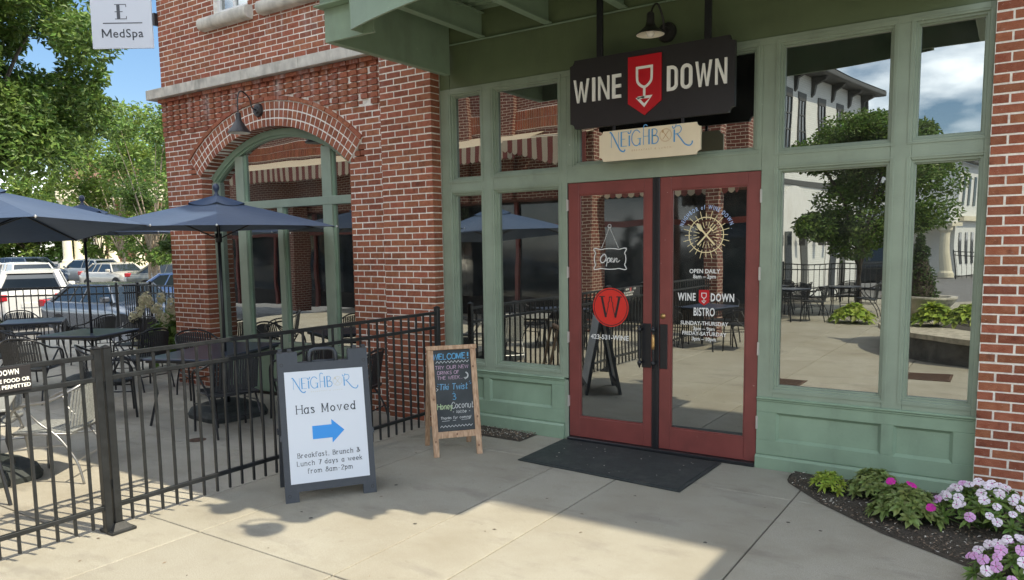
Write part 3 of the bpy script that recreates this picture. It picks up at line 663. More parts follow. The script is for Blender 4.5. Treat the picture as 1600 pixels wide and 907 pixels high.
# ------------------------------------------------------------------ green timber shopfront
sf = empty('shopfront', (0, 0, 0), 0, 'sage green timber shopfront with tall windows and red double doors', 'shopfront')
G = M['green']; FR = M['frame']
def part(name, args, m=None, par=sf, c=.003):
    if m is None: m = FR if name in ('mullion', 'head_rail', 'transom', 'bottom_rail', 'jamb', 'door_jamb') else G
    return MB().cbox(*args, c).build(name, m, par)
VL = {'V': [(-5.06, -4.93, .60, 3.487), (-4.55, -4.40, .60, 3.43), (-3.65, -3.56, .60, 3.43), (-1.765, -1.635, .60, 3.43), (-.833, -.693, .60, 3.43), (-.247, -.21, .60, 3.487)]}
for x0, x1, z0, z1 in VL['V']: part('mullion', (x0, x1, 0, .12, z0, z1))
part('mullion', (-3.56, -3.48, .001, .12, 2.62, 3.43)); part('mullion', (-1.82, -1.765, .001, .12, 2.62, 3.43))
part('head_rail', (-4.93, -.247, .0, .12, 3.43, 3.487))
for x0, x1, z0, z1 in ((-4.93, -4.55, 2.43, 2.565), (-4.40, -3.65, 2.435, 2.59), (-3.56, -1.765, 2.456, 2.62), (-1.635, -.833, 2.455, 2.595), (-.693, -.247, 2.455, 2.60)):
    part('transom', (x0, x1, .002, .12, z0, z1))
for x0, x1 in ((-4.93, -4.55), (-4.40, -3.65), (-1.635, -.833), (-.693, -.247)): part('bottom_rail', (x0, x1, .002, .12, .60, .672))
for x0, x1 in ((-5.06, -3.60), (-1.765, -.21)):
    part('sill', (x0, x1, -.022, .10, .583, .602), c=.006)
    part('sill_fillet', (x0, x1, -.010, .10, .566, .5825), c=.004)
part('door_jamb', (-3.60, -3.56, .0, .12, 0, .5825)); 
# base panels
def base(x0, x1, panels, skirt):
    MB().box(x0, x1, .026, .12, 0, .566).build('base_board', G, sf)
    zt, zb = panels[0][3], panels[0][2]
    part('base_rail', (x0, x1, 0, .0255, zt, .5655)); part('base_rail', (x0, x1, 0, .0255, skirt, zb))
    e = [x0] + [v for q in panels for v in q[:2]] + [x1]
    for i in range(0, len(e), 2): part('base_stile', (e[i], e[i + 1], .0005, .0255, zb, zt))
    for a, c_, d, f in panels:
        # bevelled moulding round the recessed panel
        w = .020
        MB().add([(a, 0.001, d), (c_, 0.001, d), (c_, .001, f), (a, .001, f), (a + w, .0245, d + w), (c_ - w, .0245, d + w), (c_ - w, .0245, f - w), (a + w, .0245, f - w)], [(0, 1, 5, 4), (1, 2, 6, 5), (2, 3, 7, 6), (3, 0, 4, 7)]).build('panel_moulding', G, sf)
    s = MB(); s.prism([(-.028, 0), (-.028, skirt - .022), (-.012, skirt - .004), (0.02, skirt - .001), (.02, 0)], x1 - x0, lambda y, z, k: (x0 + k, y, z)); s.build('skirting', G, sf)
base(-5.06, -3.60, [(-4.97, -4.57, .285, .520), (-4.490, -3.745, .285, .520)], .148)
base(-1.765, -.21, [(-1.608, -.827, .238, .474), (-.740, -.350, .238, .474)], .115)
# window openings: moulded stops and panes
OP = [(-4.93, -4.55, 2.565, 3.43), (-4.40, -3.65, 2.59, 3.43), (-4.93, -4.55, .672, 2.43), (-4.40, -3.65, .672, 2.435), (-3.48, -1.82, 2.62, 3.43),
      (-1.635, -.833, 2.595, 3.43), (-.693, -.247, 2.60, 3.43), (-1.635, -.833, .672, 2.455), (-.693, -.247, .672, 2.455)]
for x0, x1, z0, z1 in OP:
    def ring(name, w, y0, y1, e=0.0):
        s = MB()
        s.box(x0 - e, x0 - e + w, y0, y1, z0 - e, z1 + e).box(x1 + e - w, x1 + e, y0, y1, z0 - e, z1 + e)
        s.box(x0 - e + w, x1 + e - w, y0 + .0004, y1, z0 - e, z0 - e + w).box(x0 - e + w, x1 + e - w, y0 + .0004, y1, z1 + e - w, z1 + e); return s.build(name, FR, sf)
    ring('window_moulding', .012, -.006, .0, .030); ring('glazing_stop', .017, .022, .118); ring('glazing_bead', .028, .048, .110)
    MB().box(x0 + .002, x1 - .002, .072, .078, z0 + .002, z1 - .002).build('window_pane', M['glass'], sf)
# fascia and the steel ledger over it
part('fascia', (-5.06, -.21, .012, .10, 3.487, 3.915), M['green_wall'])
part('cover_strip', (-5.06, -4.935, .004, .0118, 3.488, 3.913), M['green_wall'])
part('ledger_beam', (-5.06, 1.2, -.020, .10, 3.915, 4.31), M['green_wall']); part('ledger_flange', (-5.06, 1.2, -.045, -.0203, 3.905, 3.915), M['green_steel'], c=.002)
# doors
def door(x0, x1, gx0, gx1, side):
    d = MB(); y0, y1 = .012, .058; z0, z1 = .035, 2.452
    d.cbox(x0, gx0, y0, y1, z0, z1, .003).cbox(gx1, x1, y0, y1, z0, z1, .003).cbox(gx0, gx1, y0 + .0004, y1, z0, .228, .003).cbox(gx0, gx1, y0 + .0004, y1, 2.345, z1, .003)
    o = d.build('door', M['red_door'], sf)
    g = .012
    MB().box(gx0, gx0 + g, .022, .05, .228, 2.345).box(gx1 - g, gx1, .022, .05, .228, 2.345).box(gx0 + g, gx1 - g, .0222, .05, .228, .228 + g).box(gx0 + g, gx1 - g, .0222, .05, 2.345 - g, 2.345).build('glazing_bead', M['red_door'], o)
    MB().box(gx0, gx1, .034, .040, .228, 2.345).build('door_pane', M['glass'], o)
    hx = x0 - .012 if side < 0 else x1 - .003
    for z in ((2.25, 1.62, 1.00, .38)):
        MB().box(hx, hx + .018, -.004, .012, z - .05, z + .05).tube([(hx + .009, -.006, z - .055), (hx + .009, -.006, z + .055)], .007, 6).build('hinge', M['steel'], o)
    return o
dL = door(-3.553, -2.702, -3.443, -2.783, -1); dR = door(-2.635, -1.768, -2.532, -1.872, 1)
MB().cbox(-2.702, -2.635, .001, .07, .03, 2.455, .004).box(-2.674, -2.668, -.006, .001, .03, 2.455).build('astragal', M['black_metal'], sf)
MB().cbox(-3.555, -1.766, -.045, .12, 0.001, .033, .006).build('threshold', M['black_metal'], sf)
MB().box(-3.56, -3.5535, .012, .10, .034, 2.456).build('door_gasket', M['black_metal'], sf); MB().box(-1.7675, -1.766, .012, .10, .034, 2.456).build('door_gasket', M['black_metal'], sf)
def pull(o, x, px0, px1, worn):
    MB().cbox(px0, px1, .003, .0118, .765, 1.165, .003).build('handle_plate', M['black_metal'], o)
    h = MB()
    for z in (.815, 1.115): h.tube([(x, .004, z), (x, -.055, z)], .011, 8); h.lathe([(.0, -.022), (.017, -.018), (.021, 0), (.017, .018), (0, .022)], 10, (x, -.055, z))
    h.tube([(x, -.055, .77), (x, -.055, .80), (x, -.055, .86), (x, -.055, .965), (x, -.055, 1.07), (x, -.055, 1.13), (x, -.055, 1.155)], [.006, .013, .009, .014, .009, .013, .006], 8)
    hh = h.build('pull_handle', M['black_metal'], o, True)
    if worn: MB().tube([(x, -.055, .94), (x, -.055, .975), (x, -.055, 1.03), (x, -.055, 1.075)], [.0125, .0155, .0148, .0105], 10).build('worn_grip', M['brass'], o, True)
pull(dL, -2.795, -2.800, -2.712, False); pull(dR, -2.665, -2.628, -2.556, True)
MB().lathe([(0, .006), (.012, .006), (.014, .002), (.024, 0), (.024, -.004)], 14).xf(Matrix.Translation((-2.600, .006, 1.238)) @ Matrix.Rotation(R(90), 4, 'X')).build('lock_cylinder', M['brass'], dR, True)
# vinyl on the doors
P_ = Plane((0, .0335, 0), (1, 0, 0), (0, 0, 1))
W_ = M['decal']
dec = MB(); dec2 = MB()
# shaped "Open" sign hanging from a suction hook
oc = (-3.128, 1.745)
def sgn(a, p): return math.copysign(abs(math.cos(a)) ** p, math.cos(a))
pts = []
for i in range(48):
    a = 2 * PI * i / 48; c, s = math.cos(a), math.sin(a)
    rx = .165 * math.copysign(abs(c) ** .5, c); ry = .098 * math.copysign(abs(s) ** .5, s); k = 1 + .10 * math.cos(4 * a + PI) + .07 * math.cos(8 * a)
    pts.append((oc[0] + rx * k, oc[1] + ry * k))
opn = MB(); stroke(opn, P_, pts + [pts[0]], .007, .006)
hx_, hz_ = -3.132, 2.035
stroke(opn, P_, [(oc[0] - .085, oc[1] + .10), (hx_, hz_), (oc[0] + .085, oc[1] + .10)], .0035, .005)
c = disc_pts(.016, 12, hx_, hz_ + .01); stroke(opn, P_, c + [c[0]], .004, .006)
q = lambda L: [(oc[0] - .105 + x * .0215, oc[1] - .035 + y * .0215) for x, y in L]
stroke(opn, P_, q(catmull([(2.2, 3.6), (.8, 2.6), (.3, 1), (1.2, 0), (2.6, .8), (3.1, 2.4), (2.4, 3.6), (1.4, 3.5)])), .008, .006)
stroke(opn, P_, q(catmull([(3.2, .6), (3.9, 2.0), (3.1, -1.6)])), .006, .006); stroke(opn, P_, q(catmull([(3.8, 1.6), (4.6, 2.1), (4.9, 1.2), (4.2, .1), (3.6, .2)])), .006, .0062)
stroke(opn, P_, q(catmull([(4.9, .6), (5.9, 1.3), (5.8, 2.0), (5.2, 1.5), (5.3, .4), (6.4, .4)])), .006, .006)
stroke(opn, P_, q(catmull([(6.5, .1), (7.0, 2.0), (6.9, .2), (7.6, 1.8), (8.2, 1.7), (8.0, .4), (8.8, .4), (9.4, 1.1)])), .006, .006)
opn.build('open_lettering', W_, dL)
rc = (-3.124, 1.297)
r = MB(); poly(r, P_, disc_pts(.182, 40, *rc), .001); r.build('round_decal', M['decal_red'], dL)
r = MB(); c = disc_pts(.168, 40, *rc); stroke(r, P_, c + [c[0]], .007, .002)
k = .115
for sx in (-1, 1):
    stroke(r, P_, [(rc[0] + sx * k * .78, rc[1] + k * .82), (rc[0] + sx * k * .42, rc[1] - k * .80)], .022, .002)
    stroke(r, P_, [(rc[0] + sx * k * .42, rc[1] - k * .84), (rc[0] + sx * k * .20, rc[1] + k * .1), (rc[0] + sx * k * .20, rc[1] + k * .35), (rc[0] + sx * k * .10, rc[1] + k * .5), (rc[0] + sx * k * .10, rc[1] + k * .8)], .008, .0022)
    stroke(r, P_, [(rc[0] + sx * k * 1.02, rc[1] + k * .86), (rc[0] + sx * k * .5, rc[1] + k * .86)], .009, .0024)
stroke(r, P_, [(rc[0] - k * .13, rc[1] + k * .84), (rc[0] + k * .13, rc[1] + k * .84)], .010, .0024)
r.build('round_decal_letter', M['sign_black'], dL)
r = MB(); put_text(r, P_, '423-531-WINE', -3.135, .995, .045, d=.001, off=.018); r.build('phone_number', W_, dL)
# right leaf
sc_ = (-2.226, 1.945)
r = MB(); c = disc_pts(.150, 40, *sc_); stroke(r, P_, c + [c[0]], .0075, .001)
for i in range(24):
    a = 2 * PI * i / 24; ca, sa = math.cos(a), math.sin(a)
    stroke(r, P_, [(sc_[0] + ca * .130, sc_[1] + sa * .130), (sc_[0] + ca * (.205 if i % 2 else .188), sc_[1] + sa * (.205 if i % 2 else .188))], .005, .0013)
    stroke(r, P_, [(sc_[0] + ca * (.06 if i % 2 else .085), sc_[1] + sa * (.06 if i % 2 else .085)), (sc_[0] + ca * .112, sc_[1] + sa * .112)], .0045, .001)
stroke(r, P_, [(sc_[0] + .075, sc_[1] - .085), (sc_[0] - .04, sc_[1] + .045)], .014, .0016)
poly(r, P_, [(sc_[0] - .058 + .026 * math.cos(a) - .012 * math.sin(a), sc_[1] + .066 + .034 * math.sin(a) - .012 * math.cos(a)) for a in [i * PI / 7 for i in range(14)]], .0017)
stroke(r, P_, [(sc_[0] - .075, sc_[1] - .085), (sc_[0] + .045, sc_[1] + .048)], .013, .002)
for o_ in (-.016, 0, .016): stroke(r, P_, [(sc_[0] + .045 + o_, sc_[1] + .048 - o_), (sc_[0] + .078 + o_, sc_[1] + .085 - o_)], .005, .0021)
stroke(r, P_, [(sc_[0] + .029, sc_[1] + .064), (sc_[0] + .061, sc_[1] + .032)], .010, .0022)
r.build('sunburst_decal', M['decal_gold'], dR)
r = MB(); s = '\u2022 NEIGHBOR of WINE DOWN \u2022'; s = s.replace('\u2022', '.'); aw = [(.6 if ch in ' .' else 1.15 if ch in 'WO' else .55 if ch == 'I' else .95) for ch in s]; tot = sum(aw); acc = 0
gl_ = [text_bm(ch, .036, sx=.66, off=.014) if ch != ' ' else ([(0, 0), (.010, 0)], []) for ch in s]
aw = [max(x for x, y in g[0]) - min(x for x, y in g[0]) + .0075 for g in gl_]; tot = sum(aw)
for ch, w, g_ in zip(s, aw, gl_):
    t = (acc + w / 2) / tot; acc += w
    if ch == ' ': continue
    rr = .218; a = PI / 2 + tot / rr * (.5 - t) * 1.0; vs, fs = g_
    cx_, cy_ = sc_[0] + rr * math.cos(a), sc_[1] + rr * math.sin(a); an = a - PI / 2
    r.add([P_.p(cx_ + x * math.cos(an) - y * math.sin(an), cy_ + x * math.sin(an) + y * math.cos(an), .001) for x, y in vs], fs)
r.build('arc_lettering', M['decal_blue'], dR)
r = MB()
for s, z, h, sx in (('OPEN DAILY', 1.620, .036, .95), ('8am \u2013 2pm', 1.575, .034, .95), ('BISTRO', 1.252, .072, .58), ('SUNDAY-THURSDAY', 1.170, .034, .95), ('3pm \u2013 9pm', 1.125, .032, .95), ('FRIDAY-SATURDAY', 1.080, .034, .95), ('3pm \u2013 10pm', 1.035, .032, .95)):
    r = MB(); put_text(r, P_, s, -2.236, z, h, d=.001, sx=sx, off=.017); r.build('hours_lettering', W_, dR)
r = MB(); put_text(r, P_, 'WINE', -2.392, 1.382, .066, d=.001, sx=.62, off=.03, spacing=1.15); put_text(r, P_, 'DOWN', -2.078, 1.382, .066, d=.001, sx=.62, off=.03, spacing=1.15)
r.build('name_lettering', W_, dR)
shield(Plane((-2.237, .0335, 1.408), (1, 0, 0), (0, 0, 1)), .092, .135, dR, .002, M['sign_red'], W_, lines=False)

# ------------------------------------------------------------------ arched window
aw_ = empty('arched_window', (AC, .1, 0), 0, 'green framed arched window behind the patio umbrellas', 'window')
aw_.location = (0, 0, 0)
YF = .15
def arc_z(x, r=AR): return AZ + math.sqrt(max(r * r - (x - AC) ** 2, 0))
b = MB()
for i in range(30):
    a = -a0 + 2 * a0 * i / 30; c = -a0 + 2 * a0 * (i + 1) / 30
    q = [(AC + rr * math.sin(aa), AZ + rr * math.cos(aa)) for rr, aa in ((AR - .075, a), (AR, a), (AR, c), (AR - .075, c))]
    b.prism(q, .12, lambda x, z, k: (x, YF - .03 + k, z))
    q = [(AC + rr * math.sin(aa), AZ + rr * math.cos(aa)) for rr, aa in ((AR - .10, a), (AR - .075, a), (AR - .075, c), (AR - .10, c))]
    b.prism(q, .08, lambda x, z, k: (x, YF + k, z))
b.build('arch_frame', G, aw_)
zs = arc_z(AC + AH - .05)
for x0, x1 in ((AC - AH, AC - AH + .09), (AC + AH - .09, AC + AH)): part('jamb', (x0, x1, YF - .028, YF + .09, 0, 2.80), par=aw_)
for x0, x1, top in ((-8.66, -8.50, 1), (-7.02, -6.86, 1), (-7.86, -7.76, 0)):
    part('mullion', (x0, x1, YF - .01, YF + .09, .62, arc_z((x0 + x1) / 2) - .11 if top else 2.41), par=aw_)
    for xe in (x0 - .02, x1): MB().box(xe, xe + .02, YF + .02, YF + .085, .62, arc_z(xe) - .13 if top else 2.41).build('glazing_bead', G, aw_)
part('transom', (AC - AH + .09, AC + AH - .09, YF - .014, YF + .088, 2.41, 2.51), par=aw_)
part('bottom_rail', (AC - AH + .09, AC + AH - .09, YF - .004, YF + .088, .60, .69), par=aw_); part('sill', (AC - AH, AC + AH, YF - .06, YF + .1, .575, .60), par=aw_)
part('base_panel', (AC - AH, AC + AH, YF - .004, YF + .1, 0, .574), par=aw_)
xs_ = [AC - AH + .09, -8.66, -8.50, -7.86, -7.76, -7.02, -6.86, AC + AH - .09]
for a, c_ in ((xs_[0], xs_[1]), (xs_[2], xs_[3]), (xs_[4], xs_[5]), (xs_[6], xs_[7])): MB().box(a, c_, YF + .04, YF + .046, .69, 2.41).build('window_pane', M['glass'], aw_)
for a, c_ in ((xs_[0], xs_[1]), (xs_[2], xs_[5]), (xs_[6], xs_[7])):
    n = 10; P = [(a, 2.51), (c_, 2.51)] + [(c_ + (a - c_) * i / n, arc_z(c_ + (a - c_) * i / n) - .10) for i in range(n + 1)]
    MB().prism(P, .006, lambda x, z, k: (x, YF + .04 + k, z)).build('window_pane', M['glass'], aw_)

# ------------------------------------------------------------------ steel canopy
cn = empty('steel_canopy', (0, 0, 0), 0, 'green steel canopy with a bowed front over the shopfront', 'canopy')
GS = M['green_steel']
def cyf(x): return -2.14 + .095 * (x + 2.5) ** 2
def make_canopy(cn, x0, x1):
    for sx0, sx1 in ((x0, x0 + .07), (x1 - .07, x1)):
        MB().cbox(sx0, sx1, -1.64, -.046, 3.612, 4.262, .004).build('side_beam', GS, cn)
    for a, c_ in ((x0, x0 + .56), (x1 - .56, x1)):
        MB().cbox(a, c_, -1.67, -1.641, 3.612, 3.885, .003).cbox(a - .035, c_, -1.76, -1.60, 3.8855, 3.900, .003).build('end_plate', GS, cn)
        MB().cbox(a - .02, c_, -1.70, -1.62, 3.9005, 4.24, .003).build('upper_plate', GS, cn)
    n = 24; xa, xb = x0 + .56 - .115, x1 - .56 + .115; f = MB()
    mid = (x0 + x1) / 2
    for i in range(n):
        u0, u1 = xa + (xb - xa) * i / n, xa + (xb - xa) * (i + 1) / n
        y0, y1 = cyf(u0 - mid - 2.5), cyf(u1 - mid - 2.5)
        f.add([(u0, y0, 3.62), (u1, y1, 3.62), (u1, y1, 4.26), (u0, y0, 4.26), (u0, y0 + .02, 3.62), (u1, y1 + .02, 3.62), (u1, y1 + .02, 4.26), (u0, y0 + .02, 4.26)], [(0, 1, 2, 3), (5, 4, 7, 6), (4, 5, 1, 0), (3, 2, 6, 7)])
    ye = cyf(xa - mid - 2.5)
    f.box(xa - .012, xa, ye, -1.672, 3.62, 4.26).box(xb, xb + .012, ye, -1.672, 3.62, 4.26)
    f.build('bowed_fascia', GS, cn)
    x = x0 + .47
    while x < x1 - .3:
        MB().box(x - .004, x + .004, -1.63, -.046, 3.93, 4.14).box(x - .04, x + .04, -1.63, -.0465, 3.918, 3.9295).box(x - .04, x + .04, -1.63, -.0465, 4.1405, 4.15).build('cross_beam', GS, cn); x += .76
    d = MB(); y = -1.98; k = 0; P = []
    while y < -.02: P += [(y, 4.19), (y + .05, 4.19), (y + .065, 4.225), (y + .115, 4.225)]; y += .13
    bq = len(P); d.v = [(x0 + .02, a, c_) for a, c_ in P] + [(x1 - .02, a, c_) for a, c_ in P] + [(x0 + .02, a, c_ + .006) for a, c_ in P] + [(x1 - .02, a, c_ + .006) for a, c_ in P]
    for i in range(bq - 1): d.f += [(i, bq + i, bq + i + 1, i + 1), (2 * bq + i, 2 * bq + i + 1, 3 * bq + i + 1, 3 * bq + i)]
    d.build('corrugated_deck', GS, cn)
    MB().cbox(x0 - .15, x1 - .30, -2.25, -.046, 4.265, 4.31, .003).build('roof_sheet', GS, cn)
make_canopy(cn, -4.95, -.32)
cn2 = empty('steel_canopy', (0, 0, 0), 0, 'unseen green steel canopy added to the right to shade the paving', 'canopy')  # unseen caster added for the right-hand shade edge on the paving
make_canopy(cn2, 2.13, 7.2)
def gooseneck(loc, rz, label, group, arm, r=.16, bulb=False, plate=True, dk=1.0, pr=1.0):
    g = empty('gooseneck_lamp', loc, rz, label, 'wall lamp', group)
    # local: plate at origin on the wall facing -Y; shade hangs at end of arm
    MB().lathe([(0, .05), (.035, .05), (.045, .035), (.075, .03), (.085, .0)], 20).xf(Matrix.Rotation(R(90), 4, 'X')).build('wall_plate', M['lamp_metal'], g, False)
    MB().tube(catmull(arm, 6), .009, 7).build('arm', M['lamp_metal'], g, True)
    e = arm[-1]
    smooth_by_angle(MB().lathe([(.022, .10), (.030, .09), (.034, .02), (.040, 0), (.055, -.02), (r * .62, -.07 * dk), (r * .9, -.125 * dk), (r, -.15 * dk), (r * .97, -.155 * dk)], 24, e).build('shade', M['lamp_metal'], g))
    smooth_by_angle(MB().lathe([(r * .97, -.155 * dk), (r * .86, -.127 * dk), (r * .58, -.075 * dk), (.045, -.03 * dk), (0, -.02)], 24, e).build('shade_lining', M['lamp_inner'], g))
    if bulb: MB().lathe([(0, -.10), (.02, -.095), (.033, -.08), (.036, -.065), (.028, -.045), (.018, -.02)], 14, e).build('bulb', M['bulb'], g, True)
    return g
gooseneck((-2.578, .010, 3.665), 0, 'small dome lamp on a curved arm above the black sign', 'gooseneck lamps', [(0, -.03, 0), (0, -.07, .01), (0, -.10, .10), (-.01, -.19, .19), (-.02, -.28, .13), (-.025, -.30, .0)], r=.118, bulb=True, dk=.5)
gooseneck((-7.88, -.048, 3.595), 0, 'bronze gooseneck lamp at the crown of the brick arch', 'gooseneck lamps', [(0, -.03, 0), (0, -.10, .02), (0, -.14, .13), (.02, -.26, .19), (.06, -.35, .10), (.07, -.36, -.18)], r=.135, dk=.9)
for hx, hy in ((-.75, -2.47), (-1.33, -2.33)):
    gooseneck((hx, -2.251, 4.29), 0, 'gooseneck lamp over the canopy edge, the %s of the two casting round shadows' % ('right' if hx > -1 else 'left'), 'gooseneck lamps', [(0, -.02, 0), (0, -.04, .05), (0, -.06, .2), (0, -.12, .28), (0, hy + 2.25, .25), (0, hy + 2.25, .15)], r=.135)

# ------------------------------------------------------------------ hanging signs
def notched(w, h, r, n=5):
    P = []
    for (cx, cy, a) in ((w / 2, h / 2, PI), (-w / 2, h / 2, -PI / 2), (-w / 2, -h / 2, 0), (w / 2, -h / 2, PI / 2)):
        seg = [(cx + r * math.cos(a + PI / 2 * i / n), cy + r * math.sin(a + PI / 2 * i / n)) for i in range(n + 1)]
        P += seg[::-1]
    return P
sg = empty('hanging_sign', (-2.655, -.22, 3.20), 0, 'black hanging board reading WINE DOWN with a red glass shield', 'sign')
pl = Plane((0, -.012, 0), (1, 0, 0), (0, 0, 1))
MB().prism(notched(1.470, .592, .045), .045, lambda x, z, k: (x, -.012 + k, z)).build('board', M['sign_black'], sg)
def letters3d(s, cx, z, h, sx, par):
    aw = {'W': 1.32, 'I': .46, 'N': .98, 'E': .80, 'D': .96, 'O': 1.0}; tot = sum(aw[c] for c in s); x = cx - tot * h * sx / 2
    for ch in s:
        w = aw[ch] * h * sx; t = .135 * h; L = MB(); xl, xr = x + .013, x + w - .013; zt, zb = z + h / 2, z - h / 2; Z = lambda a: zb + a * h
        X = lambda a: xl + a * (xr - xl)
        T = t * 1.05
        if ch == 'I': shp = [[(X(.5) - T / 2, zb), (X(.5) + T / 2, zb), (X(.5) + T / 2, zt), (X(.5) - T / 2, zt)]]
        elif ch == 'E': shp = [[(xl, zb), (xl + T, zb), (xl + T, zt), (xl, zt)]] + [[(xl + T, q), (xr, q), (xr, q + t), (xl + T, q + t)] for q in (zb, z - t / 2, zt - t)]
        elif ch == 'N': shp = [[(xl, zb), (xl + T * .70, zb), (xl + T * .70, zt), (xl, zt)], [(xr - T * .70, zb), (xr, zb), (xr, zt), (xr - T * .70, zt)], [(xl, zt), (xr - T * .78, zb), (xr, zb), (xl + T * .78, zt)]]
        elif ch == 'W':
            a = .72 * T; shp = [[(X(0), zt), (X(0) + a, zt), (X(.27) + a * .55, zb), (X(.27) - a * .35, zb)], [(X(.27) + a * .0, zb), (X(.27) + a * .55, zb), (X(.5) + a * .4, zt - .1 * h), (X(.5) - a * .4, zt - .1 * h)],
                 [(X(.5) - a * .4, zt - .1 * h), (X(.5) + a * .4, zt - .1 * h), (X(.73), zb), (X(.73) - a * .55, zb)], [(X(.73) - a * .55, zb), (X(.73) + a * .35, zb), (X(1), zt), (X(1) - a, zt)]]
        else:
            n = 8; out = []; r = (xr - xl) / 2 if ch == 'O' else (xr - xl) * .55
            if ch == 'O':
                o1 = [(xl + r + r * math.cos(a), zt - r + r * math.sin(a)) for a in [PI * i / n for i in range(n + 1)]] + [(xl + r - r * math.cos(a), zb + r - r * math.sin(a)) for a in [PI * i / n for i in range(n + 1)]]
                r2 = r - T * .95; i1 = [(xl + r + r2 * math.cos(a), zt - t - r2 + r2 * math.sin(a)) for a in [PI * i / n for i in range(n + 1)]] + [(xl + r - r2 * math.cos(a), zb + t + r2 - r2 * math.sin(a)) for a in [PI * i / n for i in range(n + 1)]]
            else:
                o1 = [(xl, zt)] + [(xr - r + r * math.sin(a), zt - r + r * math.cos(a)) for a in [PI / 2 * i / n for i in range(n + 1)]] + [(xr - r + r * math.cos(a), zb + r - r * math.sin(a)) for a in [PI / 2 * i / n for i in range(n + 1)]] + [(xl, zb)]
                r2 = max(r - T * .9, .004); i1 = [(xl + T, zt - t)] + [(xr - r + r2 * math.sin(a), zt - r + r2 * math.cos(a) - (t - T * .9)) for a in [PI / 2 * i / n for i in range(n + 1)]] + [(xr - r + r2 * math.cos(a), zb + r - r2 * math.sin(a) + (t - T * .9)) for a in [PI / 2 * i / n for i in range(n + 1)]] + [(xl + T, zb + t)]
            m_ = len(o1); shp = [[o1[i], o1[(i + 1) % m_], i1[(i + 1) % m_], i1[i]] for i in range(m_)]
        for qi, q in enumerate(shp): L.prism(q, .014, lambda xx, zz, k: (xx, -.0265 + k - (.0006 * qi if ch in 'WN' else 0), zz))
        L.build('letter', M['letter_white'], par); x += w
letters3d('WINE', -.464, .026, .200, .68, sg); letters3d('DOWN', .428, .026, .200, .615, sg)
shield(Plane((-.018, -.028, 0), (1, 0, 0), (0, 0, 1)), .30, .49, sg, 0.0, M['sign_red'], M['letter_white'])
for x in (-.449, .51): MB().cbox(x - .028, x + .028, -.006, .026, .285, 1.0, .004).build('hanger_rod', M['black_metal'], sg)
b = MB()
for x, z in ((-.50, -.12), (.24, -.06), (.49, -.05), (-.7, .26), (.7, .26), (.2, -.24)): b.lathe([(0, .004), (.006, .003), (.008, 0)], 8, (x, z, 0))
b.xf(Matrix.Translation((0, -.012, 0)) @ Matrix.Rotation(R(90), 4, 'X')).build('bolt', M['black_metal'], sg)
sn = empty('hanging_sign', (-2.648, -.22, 2.728), 0, 'cream board reading NEIGHBOR BREAKFAST & LUNCH hung below the black sign', 'sign')
MB().prism(notched(.912, .258, .035), .022, lambda x, z, k: (x, -.005 + k, z)).build('board', M['cream'], sn)
neighbor_logo(Plane((0, -.006, 0), (1, 0, 0), (0, 0, 1)), 0.01, -.015, .126, sn, .001, M['logo_blue'], M['logo_gold'], M['logo_gold'])
for x in (-.32, .30): MB().cbox(x - .012, x + .012, -.001, .012, .129, .185, .002).build('hanger', M['black_metal'], sn)
# projecting spa sign at the left corner
sp = empty('projecting_sign', (-9.95, -.05, 4.66), 0, 'white projecting sign reading MedSpa at the corner of the brick wall', 'sign')
dd = Vector((-.825, -.565, 0)); plp = Plane((-9.97, -.063, 4.665), -dd, (0, 0, 1))
b = MB(); b.prism([(-.86, 0), (-.03, 0), (-.03, 1.0), (-.86, 1.0)], .03, lambda x, z, k: plp.p(x, z, -k) - Vector((-9.95, -.05, 4.66))); b.build('panel', M['sign_white'], sp)
off = Vector((-9.95, -.05, 4.66)); pls = Plane(plp.o - off, -dd, (0, 0, 1))
b = MB(); put_text(b, pls, 'edSpa', -.575, .145, .115, d=.002, off=.006, sx=1.04, spacing=1.08, align='LEFT')
for q_ in ([(-.715, .145), (-.715, .26)], [(-.600, .26), (-.600, .145)]): stroke(b, pls, q_, .019, .002)
for q_ in ([(-.715, .257), (-.6575, .165)], [(-.6575, .165), (-.600, .257)]): stroke(b, pls, q_, .019, .0023 + .0003 * (q_[0][0] > -.7)); b.build('lettering', M['text_grey'], sp)
b = MB(); stroke(b, pls, [(-.70, .335), (-.16, .335)], .014, .002); x, z, h = -.52, .385, .20
stroke(b, pls, [(x + .04, z), (x + .04, z + h)], .045, .002); 
for q in (0, .5, 1): stroke(b, pls, [(x - .01, z + .005 + q * (h - .01)), (x + (.15 if q != .5 else .1), z + .005 + q * (h - .01))], .010, .0023)
for q in (0, 1): stroke(b, pls, [(x + .145, z + q * h), (x + .15, z + h * (.2 if q == 0 else .8))], .010, .0024)
b.build('emblem_letter', M['text_grey'], sp)
MB().box(-.03, .02, -.03, .03, .30, .46).build('bracket', M['black_metal'], sp)

# ------------------------------------------------------------------ door mat
b = MB(); c_ = [(-3.575, -.885), (-2.055, -.985), (-2.03, -.075), (-3.585, -.050)]
b.prism(c_, .007, lambda x, y, k: (x, y, .003 + k)); 
mt_ = empty('door_mat', (0, 0, 0), 0, 'black rubber mat on the paving in front of the red doors', 'mat')
b.build('backing', M['rubber'], mt_)
cx_, cy_ = -2.81, -.5; c2 = [((x - cx_) * .955 + cx_, (y - cy_) * .92 + cy_) for x, y in c_]
MB().prism(c2, .004, lambda x, y, k: (x, y, .0102 + k)).build('ribbed_field', M['rubber'], mt_)
b = MB(); rg = random.Random(5)
for i in range(20):
    x, y = rg.uniform(-3.4, -2.2), rg.uniform(-.85, -.15); s = rg.uniform(.002, .005); b.box(x - s, x + s, y - s * .7, y + s * .7, .0143, .017)
tag(b.build('grit', M['stone']), 'pale grit scattered on the black door mat', 'grit', kind='stuff')

